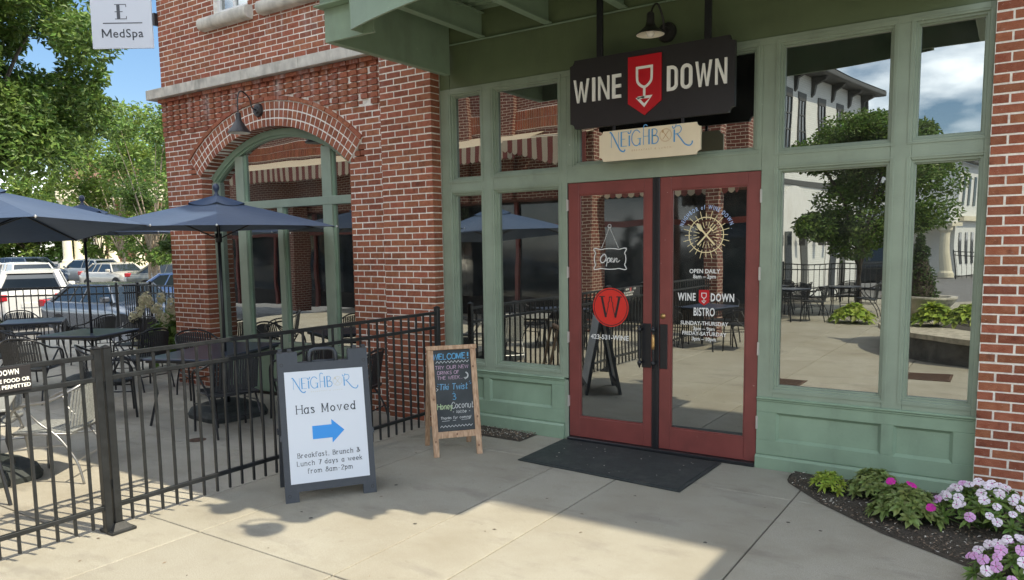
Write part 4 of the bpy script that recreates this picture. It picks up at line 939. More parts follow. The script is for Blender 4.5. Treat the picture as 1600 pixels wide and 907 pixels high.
# ------------------------------------------------------------------ iron fences
def fence(label, cat, A, B, posts, spacing=.115, first=.06, h=1.2, group='black metal fences of the patio', bottoms=.05, extra=None, name='iron_fence', pickets=True):
    A = Vector((*A, 0)); B = Vector((*B, 0)); d = (B - A); L = d.length; rz = math.atan2(d.y, d.x)
    f = empty(name, A, rz, label, cat, group); FM = M['fence_metal']
    for z, hh in ((h, .030), (h - .15, .030), (.18, .030)): MB().cbox(0, L, -.016, .016, z - hh / 2, z + hh / 2, .003).build('rail', FM, f)
    n = int((L - first) / spacing); first_o = None
    for i in range(n + 1):
        x = first + i * spacing
        if x > L - .03: break
        if any(abs(x - q) < .04 for q in posts): continue
        if first_o is None: first_o = MB().cbox(-.009, .009, -.009, .009, bottoms, h - .012, .002).build('picket', FM, f); first_o.location.x = x
        else: o = first_o.copy(); COL.objects.link(o); o.location.x = x
    s = MB()
    for i in range(n + 1):
        x = first + i * spacing
        for z in (h - .15, h): s.box(x - .0035, x + .0035, -.0185, -.0158, z - .0035, z + .0035)
    tag(s.build('rivets', M['screw'], f), kind='stuff')
    for x in posts:
        MB().cbox(x - .025, x + .025, -.025, .025, .012, h + .055, .004).build('post', FM, f)
        MB().add([(x - .029, -.029, h + .0555), (x + .029, -.029, h + .0555), (x + .029, .029, h + .0555), (x - .029, .029, h + .0555), (x, 0, h + .075)], [(0, 3, 2, 1), (0, 1, 4), (1, 2, 4), (2, 3, 4), (3, 0, 4)]).build('post_cap', FM, f)
    return f
f1 = fence('black metal fence running from the green shopfront to the near gate post', 'fence', (-4.99, -.20), (-4.99, -3.70), [0.02, 3.50], first=.13, spacing=.1125)
b = MB(); x = 3.50
b.cbox(x - .085, x + .085, -.085, .085, 0.001, .022, .004).prism([(-.07, -.07), (.07, -.07), (.07, .07), (-.07, .07)], 0, lambda X, Y, k: (x + X, Y, .022))
b.add([(x - .07, -.07, .022), (x + .07, -.07, .022), (x + .07, .07, .022), (x - .07, .07, .022), (x - .034, -.034, .065), (x + .034, -.034, .065), (x + .034, .034, .065), (x - .034, .034, .065)], [(0, 1, 5, 4), (1, 2, 6, 5), (2, 3, 7, 6), (3, 0, 4, 7)])
b.build('post_base', M['fence_metal'], f1)
f2_ = fence('black metal gate leaf beside the double post, carrying the wine bar notice', 'gate', (-4.99, -3.765), (-4.99, -4.95), [0.0, 1.19], first=.10, spacing=.1125, name='iron_gate', group=None)
MB().box(-.07, -.035, -.010, .010, .97, 1.03).box(-.07, -.035, -.010, .010, .30, .36).build('gate_hinge', M['fence_metal'], f2_)
fence('black metal fence beyond the gate towards the street corner, mirrored in the doors', 'fence', (-4.99, -5.12), (-4.99, -8.6), [0.0, 3.48])
fence('black metal fence at the far side of the patio before the parked cars', 'fence', (-18.6, -2.25), (-15.04, 2.0), [0.0, 2.72, 5.5], spacing=.13)
fence('short closely barred fence panel standing between two far posts', 'fence', (-15.03, 2.06), (-14.95, 2.62), [.56], spacing=.042, first=.05)
fence('black metal fence from the far posts to the brick wall by the hydrangea', 'fence', (-14.89, 2.30), (-9.98, 2.30), [0.0], spacing=.13)
# notice on the gate
nt_ = empty('notice_sign', (-4.958, -4.17, 1.135), R(90), 'black notice on the gate reading WINE DOWN, NO OUTSIDE FOOD OR BEVERAGE PERMITTED', 'sign')
nt_.location = (-4.965, -4.18, 1.135)
MB().cbox(-.60, .0, -.004, .002, -.075, .075, .002).build('plate', M['sign_black'], nt_)
pn = Plane((0, -.0045, 0), (1, 0, 0), (0, 0, 1)); b = MB()
put_text(b, pn, 'WINE', -.395, .028, .032, d=.0005, sx=.62, off=.03, spacing=1.15); put_text(b, pn, 'DOWN', -.125, .028, .032, d=.0005, sx=.72, off=.03, spacing=1.15)
put_text(b, pn, 'NO OUTSIDE FOOD OR', -.010, -.018, .023, d=.0005, off=.03, align='RIGHT'); put_text(b, pn, 'BEVERAGE PERMITTED', -.006, -.055, .023, d=.0005, off=.03, align='RIGHT')
b.build('lettering', M['letter_white'], nt_)
shield(Plane((-.243, -.0048, .035), (1, 0, 0), (0, 0, 1)), .055, .062, nt_, 0, M['sign_red'], M['letter_white'], lines=False)

# ------------------------------------------------------------------ plastic A-frame sign
def panel_frame(base_a, base_b, tilt):
    a = Vector((*base_a, 0)); b_ = Vector((*base_b, 0)); d = (b_ - a).normalized(); n = Vector((d.y, -d.x, 0)); t = R(tilt)
    return a, b_, d, n, Vector((0, 0, 1)) * math.cos(t) - n * math.sin(t)
a, b_, d, n, U = panel_frame((-4.425, -2.738), (-4.041, -2.175), 11)
ms = empty('sandwich_board', (a + b_) / 2, math.atan2(d.y, d.x), 'grey plastic pavement sign saying Has Moved with a blue arrow', 'pavement sign')
t = R(11); H_ = 1.135; Wd = .682
def leaf(sign, sgn_, frame_only=False, name='front_panel'):
    # local: x along width, y depth; front leaf leans back (+y) with height
    pl = Plane((0, 0 if sgn_ > 0 else 2 * H_ * math.sin(t) + .03, 0), (1, 0, 0), (0, sgn_ * math.sin(t), math.cos(t)))
    th = .035
    def slab(bb, x0, x1, z0, z1, d0=0.0, dd=th):
        P = [pl.p(x, z, k) for k in (d0, d0 - dd) for x, z in ((x0, z0), (x1, z0), (x1, z1), (x0, z1))] if sgn_ > 0 else [pl.p(x, z, k) for k in (-d0, -d0 + dd) for x, z in ((x0, z0), (x1, z0), (x1, z1), (x0, z1))]
        bb.add(P, [(0, 1, 2, 3), (7, 6, 5, 4), (0, 4, 5, 1), (1, 5, 6, 2), (2, 6, 7, 3), (3, 7, 4, 0)])
    w = Wd / 2; f = MB()
    slab(f, -w, -w + .055, .09, .985); slab(f, w - .055, w, .09, .985); slab(f, -w + .0552, w - .0552, .075, .145, -.001); slab(f, -w + .0552, w - .0552, .965, 1.04, -.001)
    slab(f, -w, -w + .10, .0, .0898); slab(f, w - .10, w, .0, .0898); slab(f, -w, -w + .15, .9852, 1.125); slab(f, w - .15, w, .9852, 1.125)
    slab(f, -w + .01, -w + .04, 1.1252, 1.150); slab(f, -w + .08, -w + .11, 1.1252, 1.150); slab(f, w - .04, w - .01, 1.1252, 1.150); slab(f, w - .11, w - .08, 1.1252, 1.150)
    slab(f, -w - .012, -w, .46, .50); slab(f, w, w + .012, .46, .50)
    f.build(name, M['plastic_grey'], sign)
    hd = MB(); pts = [pl.p(x, z, -.018 * sgn_) for x, z in ((-.10, 1.03), (-.10, 1.10), (-.085, 1.13), (-.05, 1.14), (.05, 1.14), (.085, 1.13), (.10, 1.10), (.10, 1.03))]
    if sgn_ > 0: hd.tube(pts, .015, 8); hd.tube([pl.p(-.085, 1.045, -.018), pl.p(.085, 1.045, -.018)], .012, 8); hd.build('carry_handle', M['plastic_grey'], sign, True)
    sh = MB(); slab(sh, -w + .045, w - .045, .135, .975, .004 if sgn_ > 0 else .004, .006); sh.build('sign_sheet' if sgn_ > 0 else 'back_sheet', M['sign_white'], sign)
    for x, z in ((-w + .03, .05), (w - .03, .05), (-w + .03, 1.03), (w - .03, 1.03)):
        if sgn_ > 0:
            r = MB(); c = disc_pts(.011, 12, x, z); stroke(r, pl, c + [c[0]], .005, .001); r.build('rivet', M['sign_black'], sign)
    return pl
pf = leaf(ms, 1); leaf(ms, -1, name='rear_panel')
E_ = .0045
neighbor_logo(pf, 0.0, .840, .084, ms, E_, M['logo_blue'], M['logo_pale'], M['logo_pale'])
b = MB(); hand(b, pf, 'Has Moved', 0, .655, .062, .0070, sx=1.02, gap=2.3, d=E_, serif=1.0, w_h=.0045); b.build('headline', M['text_dark'], ms)
for s, z in (('Breakfast, Brunch &', .325), ('Lunch 7 days a week', .265), ('from 8am-2pm', .205)):
    b = MB(); hand(b, pf, s, 0, z, .034, .0041, sx=1.0, gap=2.3, d=E_, serif=1.0, w_h=.003); b.build('small_print', M['text_grey'], ms)
b = MB(); poly(b, pf, [(-.115, .455), (.03, .455), (.03, .415), (.125, .505), (.03, .595), (.03, .555), (-.115, .555)], E_); b.build('arrow', M['arrow_blue'], ms)

# ------------------------------------------------------------------ timber chalkboard easel
a, b_, d, n, U = panel_frame((-4.259, -1.203), (-3.975, -.861), 12)
cb = empty('chalkboard', (a + b_) / 2, math.atan2(d.y, d.x), 'timber framed chalkboard easel welcoming customers by the shopfront', 'chalkboard')
t = R(12); pc = Plane((0, 0, 0), (1, 0, 0), (0, math.sin(t), math.cos(t)))
def plank(x0, x1, z0, z1, d0, th, name, pl=pc, m='wood'):
    vs = [pl.p(x, z, k) for k in (d0, d0 - th) for x, z in ((x0, z0), (x1, z0), (x1, z1), (x0, z1))]
    bm = bmesh.new(); vv = [bm.verts.new(v) for v in vs]
    for q in ((0, 1, 2, 3), (7, 6, 5, 4), (0, 4, 5, 1), (1, 5, 6, 2), (2, 6, 7, 3), (3, 7, 4, 0)): bm.faces.new([vv[i] for i in q])
    bmesh.ops.bevel(bm, geom=list(bm.edges), offset=.003, segments=1, affect='EDGES'); q = MB(); q.addbm(bm)
    return q.build(name, M[m], cb)
plank(-.225, -.173, 0, .965, 0, .022, 'leg'); plank(.173, .225, 0, .965, 0, .022, 'leg')
plank(-.235, .235, .9655, 1.005, .006, .034, 'top_rail'); plank(-.173, .173, .165, .225, -.001, .020, 'bottom_rail')
plank(-.173, .173, .2252, .965, -.008, .008, 'slate', m='board')
pb = Plane((0, 2 * .98 * math.sin(t) + .03, 0), (1, 0, 0), (0, -math.sin(t), math.cos(t)))
plank(-.225, -.180, 0, .96, 0, .022, 'back_leg', pb); plank(.180, .225, 0, .96, 0, .022, 'back_leg', pb); plank(-.180, .180, .20, .25, 0, .02, 'back_rail', pb)
k = MB()
for x, z in ((-.195, .52), (.2, .34), (.19, .80), (0, .195), (-.2, .14), (.195, .08)): poly(k, pc, [(x + .009 * math.cos(i), z + .012 * math.sin(i)) for i in range(6)], .0006)
k.build('knots', M['knot'], cb); D_ = -.0074
def chalk(name, items, m):
    q = MB()
    for it in items: it(q)
    q.build(name, M[m], cb)
HD = lambda s, x, z, h, w=.006, sx=1.0, sl=.06, rot=.0, gap=1.8, seed=1, al='C': (lambda q: hand(q, pc, s, x, z, h, w, sx=sx, gap=gap, d=D_, slant=sl, jit=.22, rot=rot, seed=seed, align=al))
ST = lambda P, w=.004: (lambda q: stroke(q, pc, P, w, D_))
chalk('welcome_lettering', [HD('WELCOME', -.028, .880, .050, .009, 1.02), HD('!', .150, .880, .055, .013)], 'chalk_blue')
zig = [(-.155 + i * .0163, .845 + (.018 if i % 2 else 0)) for i in range(20)]; zig2 = [(-.150 + i * .0158, .262 + (.016 if i % 2 else 0)) for i in range(20)]
chalk('zigzag_lines', [ST(zig, .005), ST(zig2, .005)], 'chalk_white')
chalk('drinks_lettering', [HD('TRY OUR NEW', -.010, .790, .030, .0045, 1.2, seed=3), HD('DRINKS OF', -.045, .742, .029, .0045, 1.1, seed=4), HD('THE WEEK...', -.030, .695, .029, .0045, 1.15, seed=5)], 'chalk_pink')
chalk('tiki_lettering', [HD('Tiki Twist', -.005, .600, .052, .008, .95, sl=.15, seed=6, gap=1.3), ST([(-.15, .66), (-.14, .65)]), ST([(-.155, .64), (-.145, .635)]), ST([(.145, .66), (.155, .67)]), ST([(.15, .645), (.165, .65)])], 'chalk_blue')
chalk('tiki_outline', [HD('Tiki Twist', -.003, .603, .052, .0022, .95, sl=.15, seed=6, gap=1.3), ST([(-.165, .62), (-.148, .607), (-.165, .592)], .005), ST(catmull([(.118, .752), (.136, .735), (.134, .708), (.112, .694)]), .012), ST([(.100, .705), (.112, .690), (.118, .708)], .006)], 'chalk_white')
chalk('ampersand', [lambda q: stroke(q, pc, catmull([(-.02, .560), (.0, .562), (.008, .548), (-.006, .538), (.012, .528), (.004, .508), (-.018, .512)]), .006, D_), ST([(-.004, .58), (-.004, .572)], .006)], 'chalk_blue')
chalk('honey_lettering', [HD('Honey', -.095, .425, .052, .0075, .80, sl=.12, seed=8, gap=1.2)], 'chalk_green')
chalk('coconut_lettering', [HD('Coconut', .070, .428, .055, .006, .80, sl=.08, seed=9, gap=1.2), HD('- latte -', .055, .385, .026, .005, 1.2, sl=.15, seed=10), HD('Thanks for coming!', 0, .335, .022, .0042, 1.12, sl=.08, seed=12, gap=1.5),
      ST([(-.13, .318), (-.06, .320)]), ST([(-.03, .320), (.0, .321)]), ST([(.05, .322), (.13, .325)])], 'chalk_white')

# ------------------------------------------------------------------ umbrellas
def umbrella(loc, rz, label, base=True, Rr=1.38, n=6, h_edge=2.14, h_top=2.50, tilt=(0, 0)):
    u = empty('patio_umbrella', (*loc, 0), rz, label, 'umbrella', 'navy umbrellas over the patio tables')
    S = 8
    def pt(k, rr, s):  # sector k, radius 0..1, s 0..1 across
        a0_, a1_ = 2 * PI * k / n, 2 * PI * (k + 1) / n
        A = Vector((math.cos(a0_), math.sin(a0_), 0)); B = Vector((math.cos(a1_), math.sin(a1_), 0)); P = (A * (1 - s) + B * s)
        w = math.sin(PI * s); z = h_top + (h_edge - h_top) * (rr ** 1.12) - .035 * w * math.sin(PI * rr * .9) + .02 * w * rr
        X, Y = P.x * Rr * rr * (1 - .05 * w * rr), P.y * Rr * rr * (1 - .05 * w * rr)
        return (X, Y, z + tilt[0] * X + tilt[1] * Y)
    for k in range(n):
        b = MB(); g = [(i, j) for i in range(S + 1) for j in range(S + 1)]
        b.v = [pt(k, .10 + .90 * i / S, j / S) for i, j in g]; b.f = [(i * (S + 1) + j, (i + 1) * (S + 1) + j, (i + 1) * (S + 1) + j + 1, i * (S + 1) + j + 1) for i in range(S) for j in range(S)]
        b.build('canopy_panel', M['navy'], u, True)
    v = MB()
    for k in range(n):
        q0 = len(v.v); T = 4
        for i in range(T + 1):
            for j in range(T + 1):
                p = pt(k, .02 + .22 * i / T, j / T); v.v.append((p[0], p[1], p[2] + .022 + (.03 * (1 - i / T)) - .016 * math.sin(PI * j / T) * i / T))
        v.f += [(q0 + i * (T + 1) + j, q0 + (i + 1) * (T + 1) + j, q0 + (i + 1) * (T + 1) + j + 1, q0 + i * (T + 1) + j + 1) for i in range(T) for j in range(T)]
    v.build('vent_cap', M['navy'], u, True)
    MB().lathe([(0, .125), (.02, .12), (.034, .10), (.038, .08), (.032, .055), (.02, .04), (.016, .02), (.03, .0), (.032, -.06)], 16, (0, 0, h_top + .055)).build('finial', M['table_top'], u, True)
    MB().tube([(0, 0, .02), (0, 0, h_top + .03)], .019, 10).build('pole', M['black_metal'], u, True)
    MB().lathe([(.019, -.05), (.036, -.05), (.036, .05), (.019, .05)], 12, (0, 0, h_top - .42)).build('runner', M['black_metal'], u, True)
    for k in range(n):
        a = 2 * PI * k / n; c, s = math.cos(a), math.sin(a)
        MB().tube([(c * .03, s * .03, h_top - .03), (c * Rr * .5, s * Rr * .5, pt(k, .5, 0)[2] - .02), (c * Rr * .98, s * Rr * .98, pt(k, .98, 0)[2] - .012)], .008, 5).build('rib', M['black_metal'], u)
        MB().tube([(c * .03, s * .03, h_top - .42), (c * Rr * .48, s * Rr * .48, pt(k, .48, 0)[2] - .02)], .007, 5).build('strut', M['black_metal'], u)
        MB().lathe([(0, .014), (.013, 0), (0, -.014)], 8, (c * Rr * 1.0, s * Rr * 1.0, pt(k, 1, 0)[2])).build('rib_tip', M['screw'], u, True)
    if base:
        b = MB(); 
        for z0, z1, w0, w1 in ((0, .05, .36, .37), (.05, .11, .365, .34), (.11, .16, .33, .22)):
            P = lambda w, z: [(w * math.copysign(abs(math.cos(q)) ** .45, math.cos(q)), w * math.copysign(abs(math.sin(q)) ** .45, math.sin(q)), z) for q in [2 * PI * i / 24 for i in range(24)]]
            b.add(P(w0, z0) + P(w1, z1), [(i, (i + 1) % 24, 24 + (i + 1) % 24, 24 + i) for i in range(24)] + [tuple(24 + i for i in range(24))])
        b.build('base', M['rubber'], u); MB().tube([(0, 0, .15), (0, 0, .42)], .028, 10).build('stand_tube', M['black_metal'], u, True)
        MB().tube([(.02, 0, .30), (.08, 0, .30), (.08, .0, .27)], .008, 6).build('tightening_knob', M['black_metal'], u, True)
    return u
umbrella((-7.07, -3.68), -.05, 'nearest navy umbrella, cut by the left edge, above the gate', h_edge=2.03, h_top=2.44, tilt=(.079, .022))
umbrella((-7.42, -1.05), R(-96), 'navy umbrella in front of the arched window with a ball finial', Rr=1.40, h_edge=2.12, h_top=2.44)
umbrella((-10.9, -.74), R(12), 'navy umbrella behind the two others, its finial against the yellow tree')

# ------------------------------------------------------------------ tables and chairs
def table(loc, rz, w, l, label, top='table_top', legs='cross', h=.74, name='patio_table', group='tables on the patio'):
    t_ = empty(name, (*loc, 0), rz, label, 'table', group)
    MB().cbox(-w / 2, w / 2, -l / 2, l / 2, h - .022, h, .006).build('table_top', M[top], t_)
    MB().box(-w / 2 + .02, w / 2 - .02, -l / 2 + .02, l / 2 - .02, h - .05, h - .0225).build('apron', M['black_metal'], t_)
    for i, (sx, sy) in enumerate(((1, 1), (1, -1), (-1, 1), (-1, -1))):
        MB().tube([(sx * (w / 2 - .06), sy * (l / 2 - .06), h - .05), (sx * (w / 2 - .09), sy * (l / 2 - .09), .35), (sx * (w / 2 - .03), sy * (l / 2 - .03), 0.0)], .014, 6).build('leg', M['black_metal'], t_)
    return t_
def chair_proto(metal, weave):
    c = empty('patio_chair'); ME = M[metal]
    W = .27
    # seat
    s = MB(); n = 14
    for i in range(n): y = -.22 + .44 * i / (n - 1); s.box(-.235, .235, y - .013, y + .013, .432, .444)
    s.build('seat', M[weave], c)
    fr = MB(); fr.tube([(-.24, -.23, .43), (.24, -.23, .43), (.25, -.1, .43), (.23, .22, .42), (-.23, .22, .42), (-.25, -.1, .43)], .011, 6, closed=True); fr.build('seat_frame', ME, c, True)
    # arm hoop: front foot -> arm -> round the back -> other front foot
    hoop = catmull([(-W, -.25, 0), (-W, -.235, .35), (-W - .01, -.22, .58), (-W - .02, -.12, .665), (-W - .01, .08, .70), (-.22, .25, .78), (-.10, .315, .83), (.10, .315, .83), (.22, .25, .78), (W + .01, .08, .70), (W + .02, -.12, .665), (W + .01, -.22, .58), (W, -.235, .35), (W, -.25, 0)], 5)
    MB().tube(hoop, .0125, 6).build('arm_hoop', ME, c, True)
    b = MB(); n = 16
    for i in range(n + 1):
        a = -1 + 2 * i / n; x = a * .225; dy = .255 + .06 * (1 - a * a); zt = .81 - .04 * a * a
        b.add([(x - .0105, dy - .06, .47), (x + .0105, dy - .06, .47), (x + .0105, dy, zt), (x - .0105, dy, zt), (x - .0105, dy - .052, .47), (x + .0105, dy - .052, .47), (x + .0105, dy + .008, zt), (x - .0105, dy + .008, zt)],
              [(0, 1, 2, 3), (7, 6, 5, 4), (0, 4, 5, 1), (1, 5, 6, 2), (2, 6, 7, 3), (3, 7, 4, 0)])
    b.build('backrest', M[weave], c)
    for sx in (-1, 1):
        MB().tube(catmull([(sx * .235, .30, 0), (sx * .235, .25, .20), (sx * .24, .12, .40), (sx * .245, -.02, .52), (sx * (W + .015), -.10, .655)], 4), .011, 6).build('back_leg', ME, c, True)
        MB().tube([(sx * W, -.235, .30), (sx * .235, .20, .33)], .008, 5).build('side_stretcher', ME, c)
    MB().tube([(-.236, .26, .20), (.236, .26, .20)], .008, 5).build('cross_stretcher', ME, c)
    return c
pb_ = chair_proto('black_metal', 'weave'); ps_ = chair_proto('chrome', 'rattan'); used = {}
def chair(x, y, face, label, kind='b', group='black chairs round the patio tables'):
    """face: direction the sitter looks, as a vector"""
    src = pb_ if kind == 'b' else ps_
    o = src if kind not in used else copy_tree(src); used[kind] = 1
    o.location = (x, y, 0); o.rotation_euler = (0, 0, math.atan2(face[1], face[0]) + PI / 2)
    tag(o, label, 'chair', group); return o
table((-13.9, -.15), R(60), .9, .9, 'square slate topped table farthest left, near the far fence')
table((-11.04, -.70), R(27), .92, .98, 'square slate topped table under the middle umbrella')
table((-7.62, -1.02), R(23), .86, 1.45, 'long dark table under the umbrella by the arched window')
table((-6.70, -4.02), R(-28), .80, .82, 'grey mesh topped table behind the gate notice', top='mesh_top')
chair(-6.62, -3.28, (-.80, -.60), 'silver framed woven chair just behind the gate, partly in sun', 's', 'silver chairs at the mesh table')
chair(-7.42, -3.52, (.75, -.66), 'silver framed woven chair at the far side of the mesh table', 's', 'silver chairs at the mesh table')
chair(-10.35, -1.80, (-.62, .78), 'black chair with its back to the gate, left of the tall gate post')
chair(-9.95, -.55, (-1, -.1), 'black chair tucked at the right side of the middle table')
chair(-11.9, -1.45, (.8, .6), 'black chair at the left side of the middle table')
chair(-11.5, .25, (.4, -.9), 'black chair behind the middle table')
chair(-8.62, -1.75, (.45, .89), 'black chair facing the umbrella table, back towards the fence')
chair(-6.75, -1.52, (-.93, .25), 'black chair at the near right end of the long table, seat sideways')
chair(-6.62, -.62, (-.97, -.05), 'black chair between the long table and the arched window')
chair(-8.75, -.45, (.95, -.2), 'black chair at the far left of the long table')
chair(-13.2, -1.15, (-.5, .86), 'black chair in front of the farthest table')
chair(-14.9, .1, (.97, -.2), 'black chair beyond the farthest table')
chair(-12.95, .35, (-.9, -.3), 'black chair to the right of the farthest table')
chair(-5.75, -.72, (-.95, -.3), 'black folded looking chair beside the brick pier behind the Has Moved sign')

# ------------------------------------------------------------------ cars
def car(loc, heading, kind, paint, label, rear_detail=True):
    """heading: angle of the car's nose from +X"""
    c = empty('parked_car', (loc[0], loc[1], loc[2]), heading, label, 'car', 'cars parked beyond the patio')
    sp_ = {'sedan': dict(L=4.7, W=1.82, H=1.45, hood=.95, belt=.98, tail=1.05, roof=(-1.15, .55), base=(-1.75, 1.05)),
           'suv': dict(L=4.6, W=1.86, H=1.70, hood=1.08, belt=1.10, tail=1.12, roof=(-1.95, .40), base=(-2.22, .98)),
           'hatch': dict(L=4.1, W=1.75, H=1.52, hood=.98, belt=1.00, tail=1.02, roof=(-1.50, .45), base=(-1.98, 1.15))}[kind]
    L, W, H = sp_['L'], sp_['W'] / 2, sp_['H']; hl = L / 2
    fb, rb = sp_['base'][1], sp_['base'][0]
    st = [(-hl, .72, .82), (-hl + .08, .93, .93), (-hl + .35, .98, 1.0), (rb, 1.0, 1.0), (-.6, 1.0, 1.0), (.4, 1.0, 1.0), (fb, .99, 1.0), (hl - .75, .96, .97), (hl - .30, .88, .90), (hl - .05, .70, .72), (hl, .62, .55)]
    b = MB(); K = 0
    for x, wf, zf in st:
        w = W * wf; zt = (sp_['belt'] if x < fb else sp_['belt'] + (sp_['hood'] * .90 - sp_['belt']) * (x - fb) / (hl - fb)) * (zf if x > 0 else 1) if x > -hl + .3 else sp_['tail'] * (.86 if x == -hl else .97)
        zb = .22 if abs(x) < hl - .1 else .32
        half = [(0, zb), (w * .86, zb), (w * .97, zb + .10), (w * 1.0, (zb + zt) / 2 + .05), (w * .975, zt - .10), (w * .90, zt - .01), (w * .55, zt + .025), (0, zt + .035)]
        ring = half + [(-y, z) for y, z in reversed(half[1:-1])]; K = len(ring)
        b.v += [(x, y, z) for y, z in ring]
    n = len(st)
    for i in range(n - 1):
        for j in range(K): j2 = (j + 1) % K; b.f.append((i * K + j, (i + 1) * K + j, (i + 1) * K + j2, i * K + j2))
    b.f.append(tuple(reversed(range(K)))); b.f.append(tuple((n - 1) * K + j for j in range(K)))
    o = b.build('body', M[paint], c); smooth_by_angle(o, 40)
    zb_ = sp_['belt'] - .01; r0, r1 = sp_['roof']; wb, wr = W * .90, W * .68; zr = H - .05
    v = [(rb, -wb, zb_), (fb, -wb, zb_), (fb, wb, zb_), (rb, wb, zb_), (r0, -wr, zr), (r1, -wr, zr), (r1, wr, zr), (r0, wr, zr)]
    MB().add(v, [(0, 1, 5, 4), (2, 3, 7, 6), (3, 0, 4, 7), (4, 5, 6, 7)]).build('side_windows', M['car_glass'], c)
    MB().add([(fb + .004, -wb * .97, zb_), (fb + .004, wb * .97, zb_), (r1 + .012, wr * .96, zr), (r1 + .012, -wr * .96, zr)], [(0, 1, 2, 3)]).add([(fb, -wb, zb_), (fb, wb, zb_), (r1, wr, zr), (r1, -wr, zr)], [(3, 2, 1, 0)]).build('windscreen', M['car_glass'], c)
    rf = MB(); q = [(-wr - .02, zr - .03), (-wr, zr + .02), (-wr * .5, H), (wr * .5, H), (wr, zr + .02), (wr + .02, zr - .03)]
    rf.v = [(x, y, z) for x in (r0 - .08, r0 + .2, r1 - .2, r1 + .05) for y, z in q]
    rf.v = [(x, y, z - (.02 if x in (r0 - .08, r1 + .05) else 0)) for x, y, z in rf.v]
    for i in range(3):
        for j in range(5): rf.f.append((i * 6 + j, (i + 1) * 6 + j, (i + 1) * 6 + j + 1, i * 6 + j + 1))
    rf.f += [tuple(reversed(range(6))), tuple(18 + j for j in range(6))]
    smooth_by_angle(rf.build('roof', M[paint], c), 40)
    for s in (-1, 1):
        for (xa, xb, r) in ((fb, r1, .035), (rb, r0, .055 if kind != 'suv' else .09), ((rb + fb) / 2 - .05, (r0 + r1) / 2 + .0, .022), ((rb * .62 + fb * .38) - .25, r0 * .7 + r1 * .3 - .15, .02)):
            MB().tube([(xa, s * (wb + .005), zb_), (xb, s * (wr + .005), zr)], r, 6).build('pillar', M[paint], c)
    for s in (-1, 1):
        for x in (-L * .285, L * .30):
            w = empty('wheel', (x, s * (W - .10), .33)); w.parent = c
            MB().lathe([(.21, -.10), (.32, -.10), (.335, -.08), (.335, .08), (.32, .10), (.21, .10), (.21, -.10)], 20).xf(Matrix.Rotation(R(90), 4, 'X')).build('tyre', M['tyre'], w, False)
            hb = MB().lathe([(.21, .0), (.205, .085), (.19, .06), (.05, .07), (0, .09)], 20).xf(Matrix.Rotation(R(-90 * s), 4, 'X'))
            for k in range(5):
                a = 2 * PI * k / 5; hb.tube([(0, s * .085, 0), (.19 * math.cos(a), s * .085, .19 * math.sin(a))], .022, 5)
            hb.build('rim', M['chrome'], w)
            ar = MB(); pts = [(x + .40 * math.cos(a), s * (W * .985 + .004), .33 + .40 * math.sin(a)) for a in [PI * i / 12 for i in range(13)]]
            ar.add(pts + [(x, s * (W * .985 + .004), .33)] + [(x - .40, s * (W * .985 + .003), .22), (x + .40, s * (W * .985 + .003), .22)], [tuple(range(13))] ); ar.build('wheel_arch', M['tyre'], c)
        MB().cbox(fb - .32, fb - .14, min(s * (wb + .02), s * (wb + .22)), max(s * (wb + .02), s * (wb + .22)), zb_ + .02, zb_ + .16, .03).build('mirror', M[paint], c)
        MB().cbox(hl - .42, hl - .06, min(s * W * .50, s * W * .86), max(s * W * .50, s * W * .86), .60, .76, .03).build('headlight', M['clear_lens'], c)
        MB().cbox(-hl - .012, -hl + .30, min(s * W * .62, s * W * .96), max(s * W * .62, s * W * .96), .80, 1.0, .03).build('tail_light', M['red_lens'], c)
    MB().cbox(hl - .05, hl + .015, -W * .42, W * .42, .48, .70, .01).build('grille', M['car_dark'], c)
    MB().cbox(-hl - .02, -hl + .01, -.26, .26, .62, .75, .004).build('number_plate', M['plate'], c)
    MB().add([(rb - .006, -wb * .9, zb_ + .05), (rb - .006, wb * .9, zb_ + .05), (r0 - .014, wr * .9, zr - .06), (r0 - .014, -wr * .9, zr - .06)], [(3, 2, 1, 0), (0, 1, 2, 3)]).build('rear_window', M['car_glass'], c)
    return c
def cz(x, y): return gz(x, y) + .0
vdir = lambda deg: R(deg)
for (x, y, hd, kind, paint, label) in (
    (-19.9, 4.7, 4, 'sedan', 'car_silver', 'silver saloon car just beyond the far fence, nose to the right'),
    (-25.8, 5.3, 152, 'suv', 'car_white', 'white crossover seen from behind, red tail lamps, left edge'),
    (-34.5, 9.0, -12, 'suv', 'car_white', 'white estate car facing the patio in the second row'),
    (-47.4, 14.9, 8, 'suv', 'car_slate', 'slate blue off roader at the back, under the umbrella edge'),
    (-46.9, 17.9, 186, 'hatch', 'car_white', 'white hatchback behind the umbrella pole'),
    (-39.6, 15.6, 0, 'sedan', 'car_beige', 'beige saloon car with a dark roof in the back row'),
    (-35.6, 16.6, 38, 'sedan', 'car_grey', 'dark grey saloon car beside the brick wall corner'),
    (-24.2, 10.1, 30, 'sedan', 'car_blue', 'blue car half hidden between the fence and the brick wall')):
    car((x, y, cz(x, y)), R(hd), kind, paint, label)

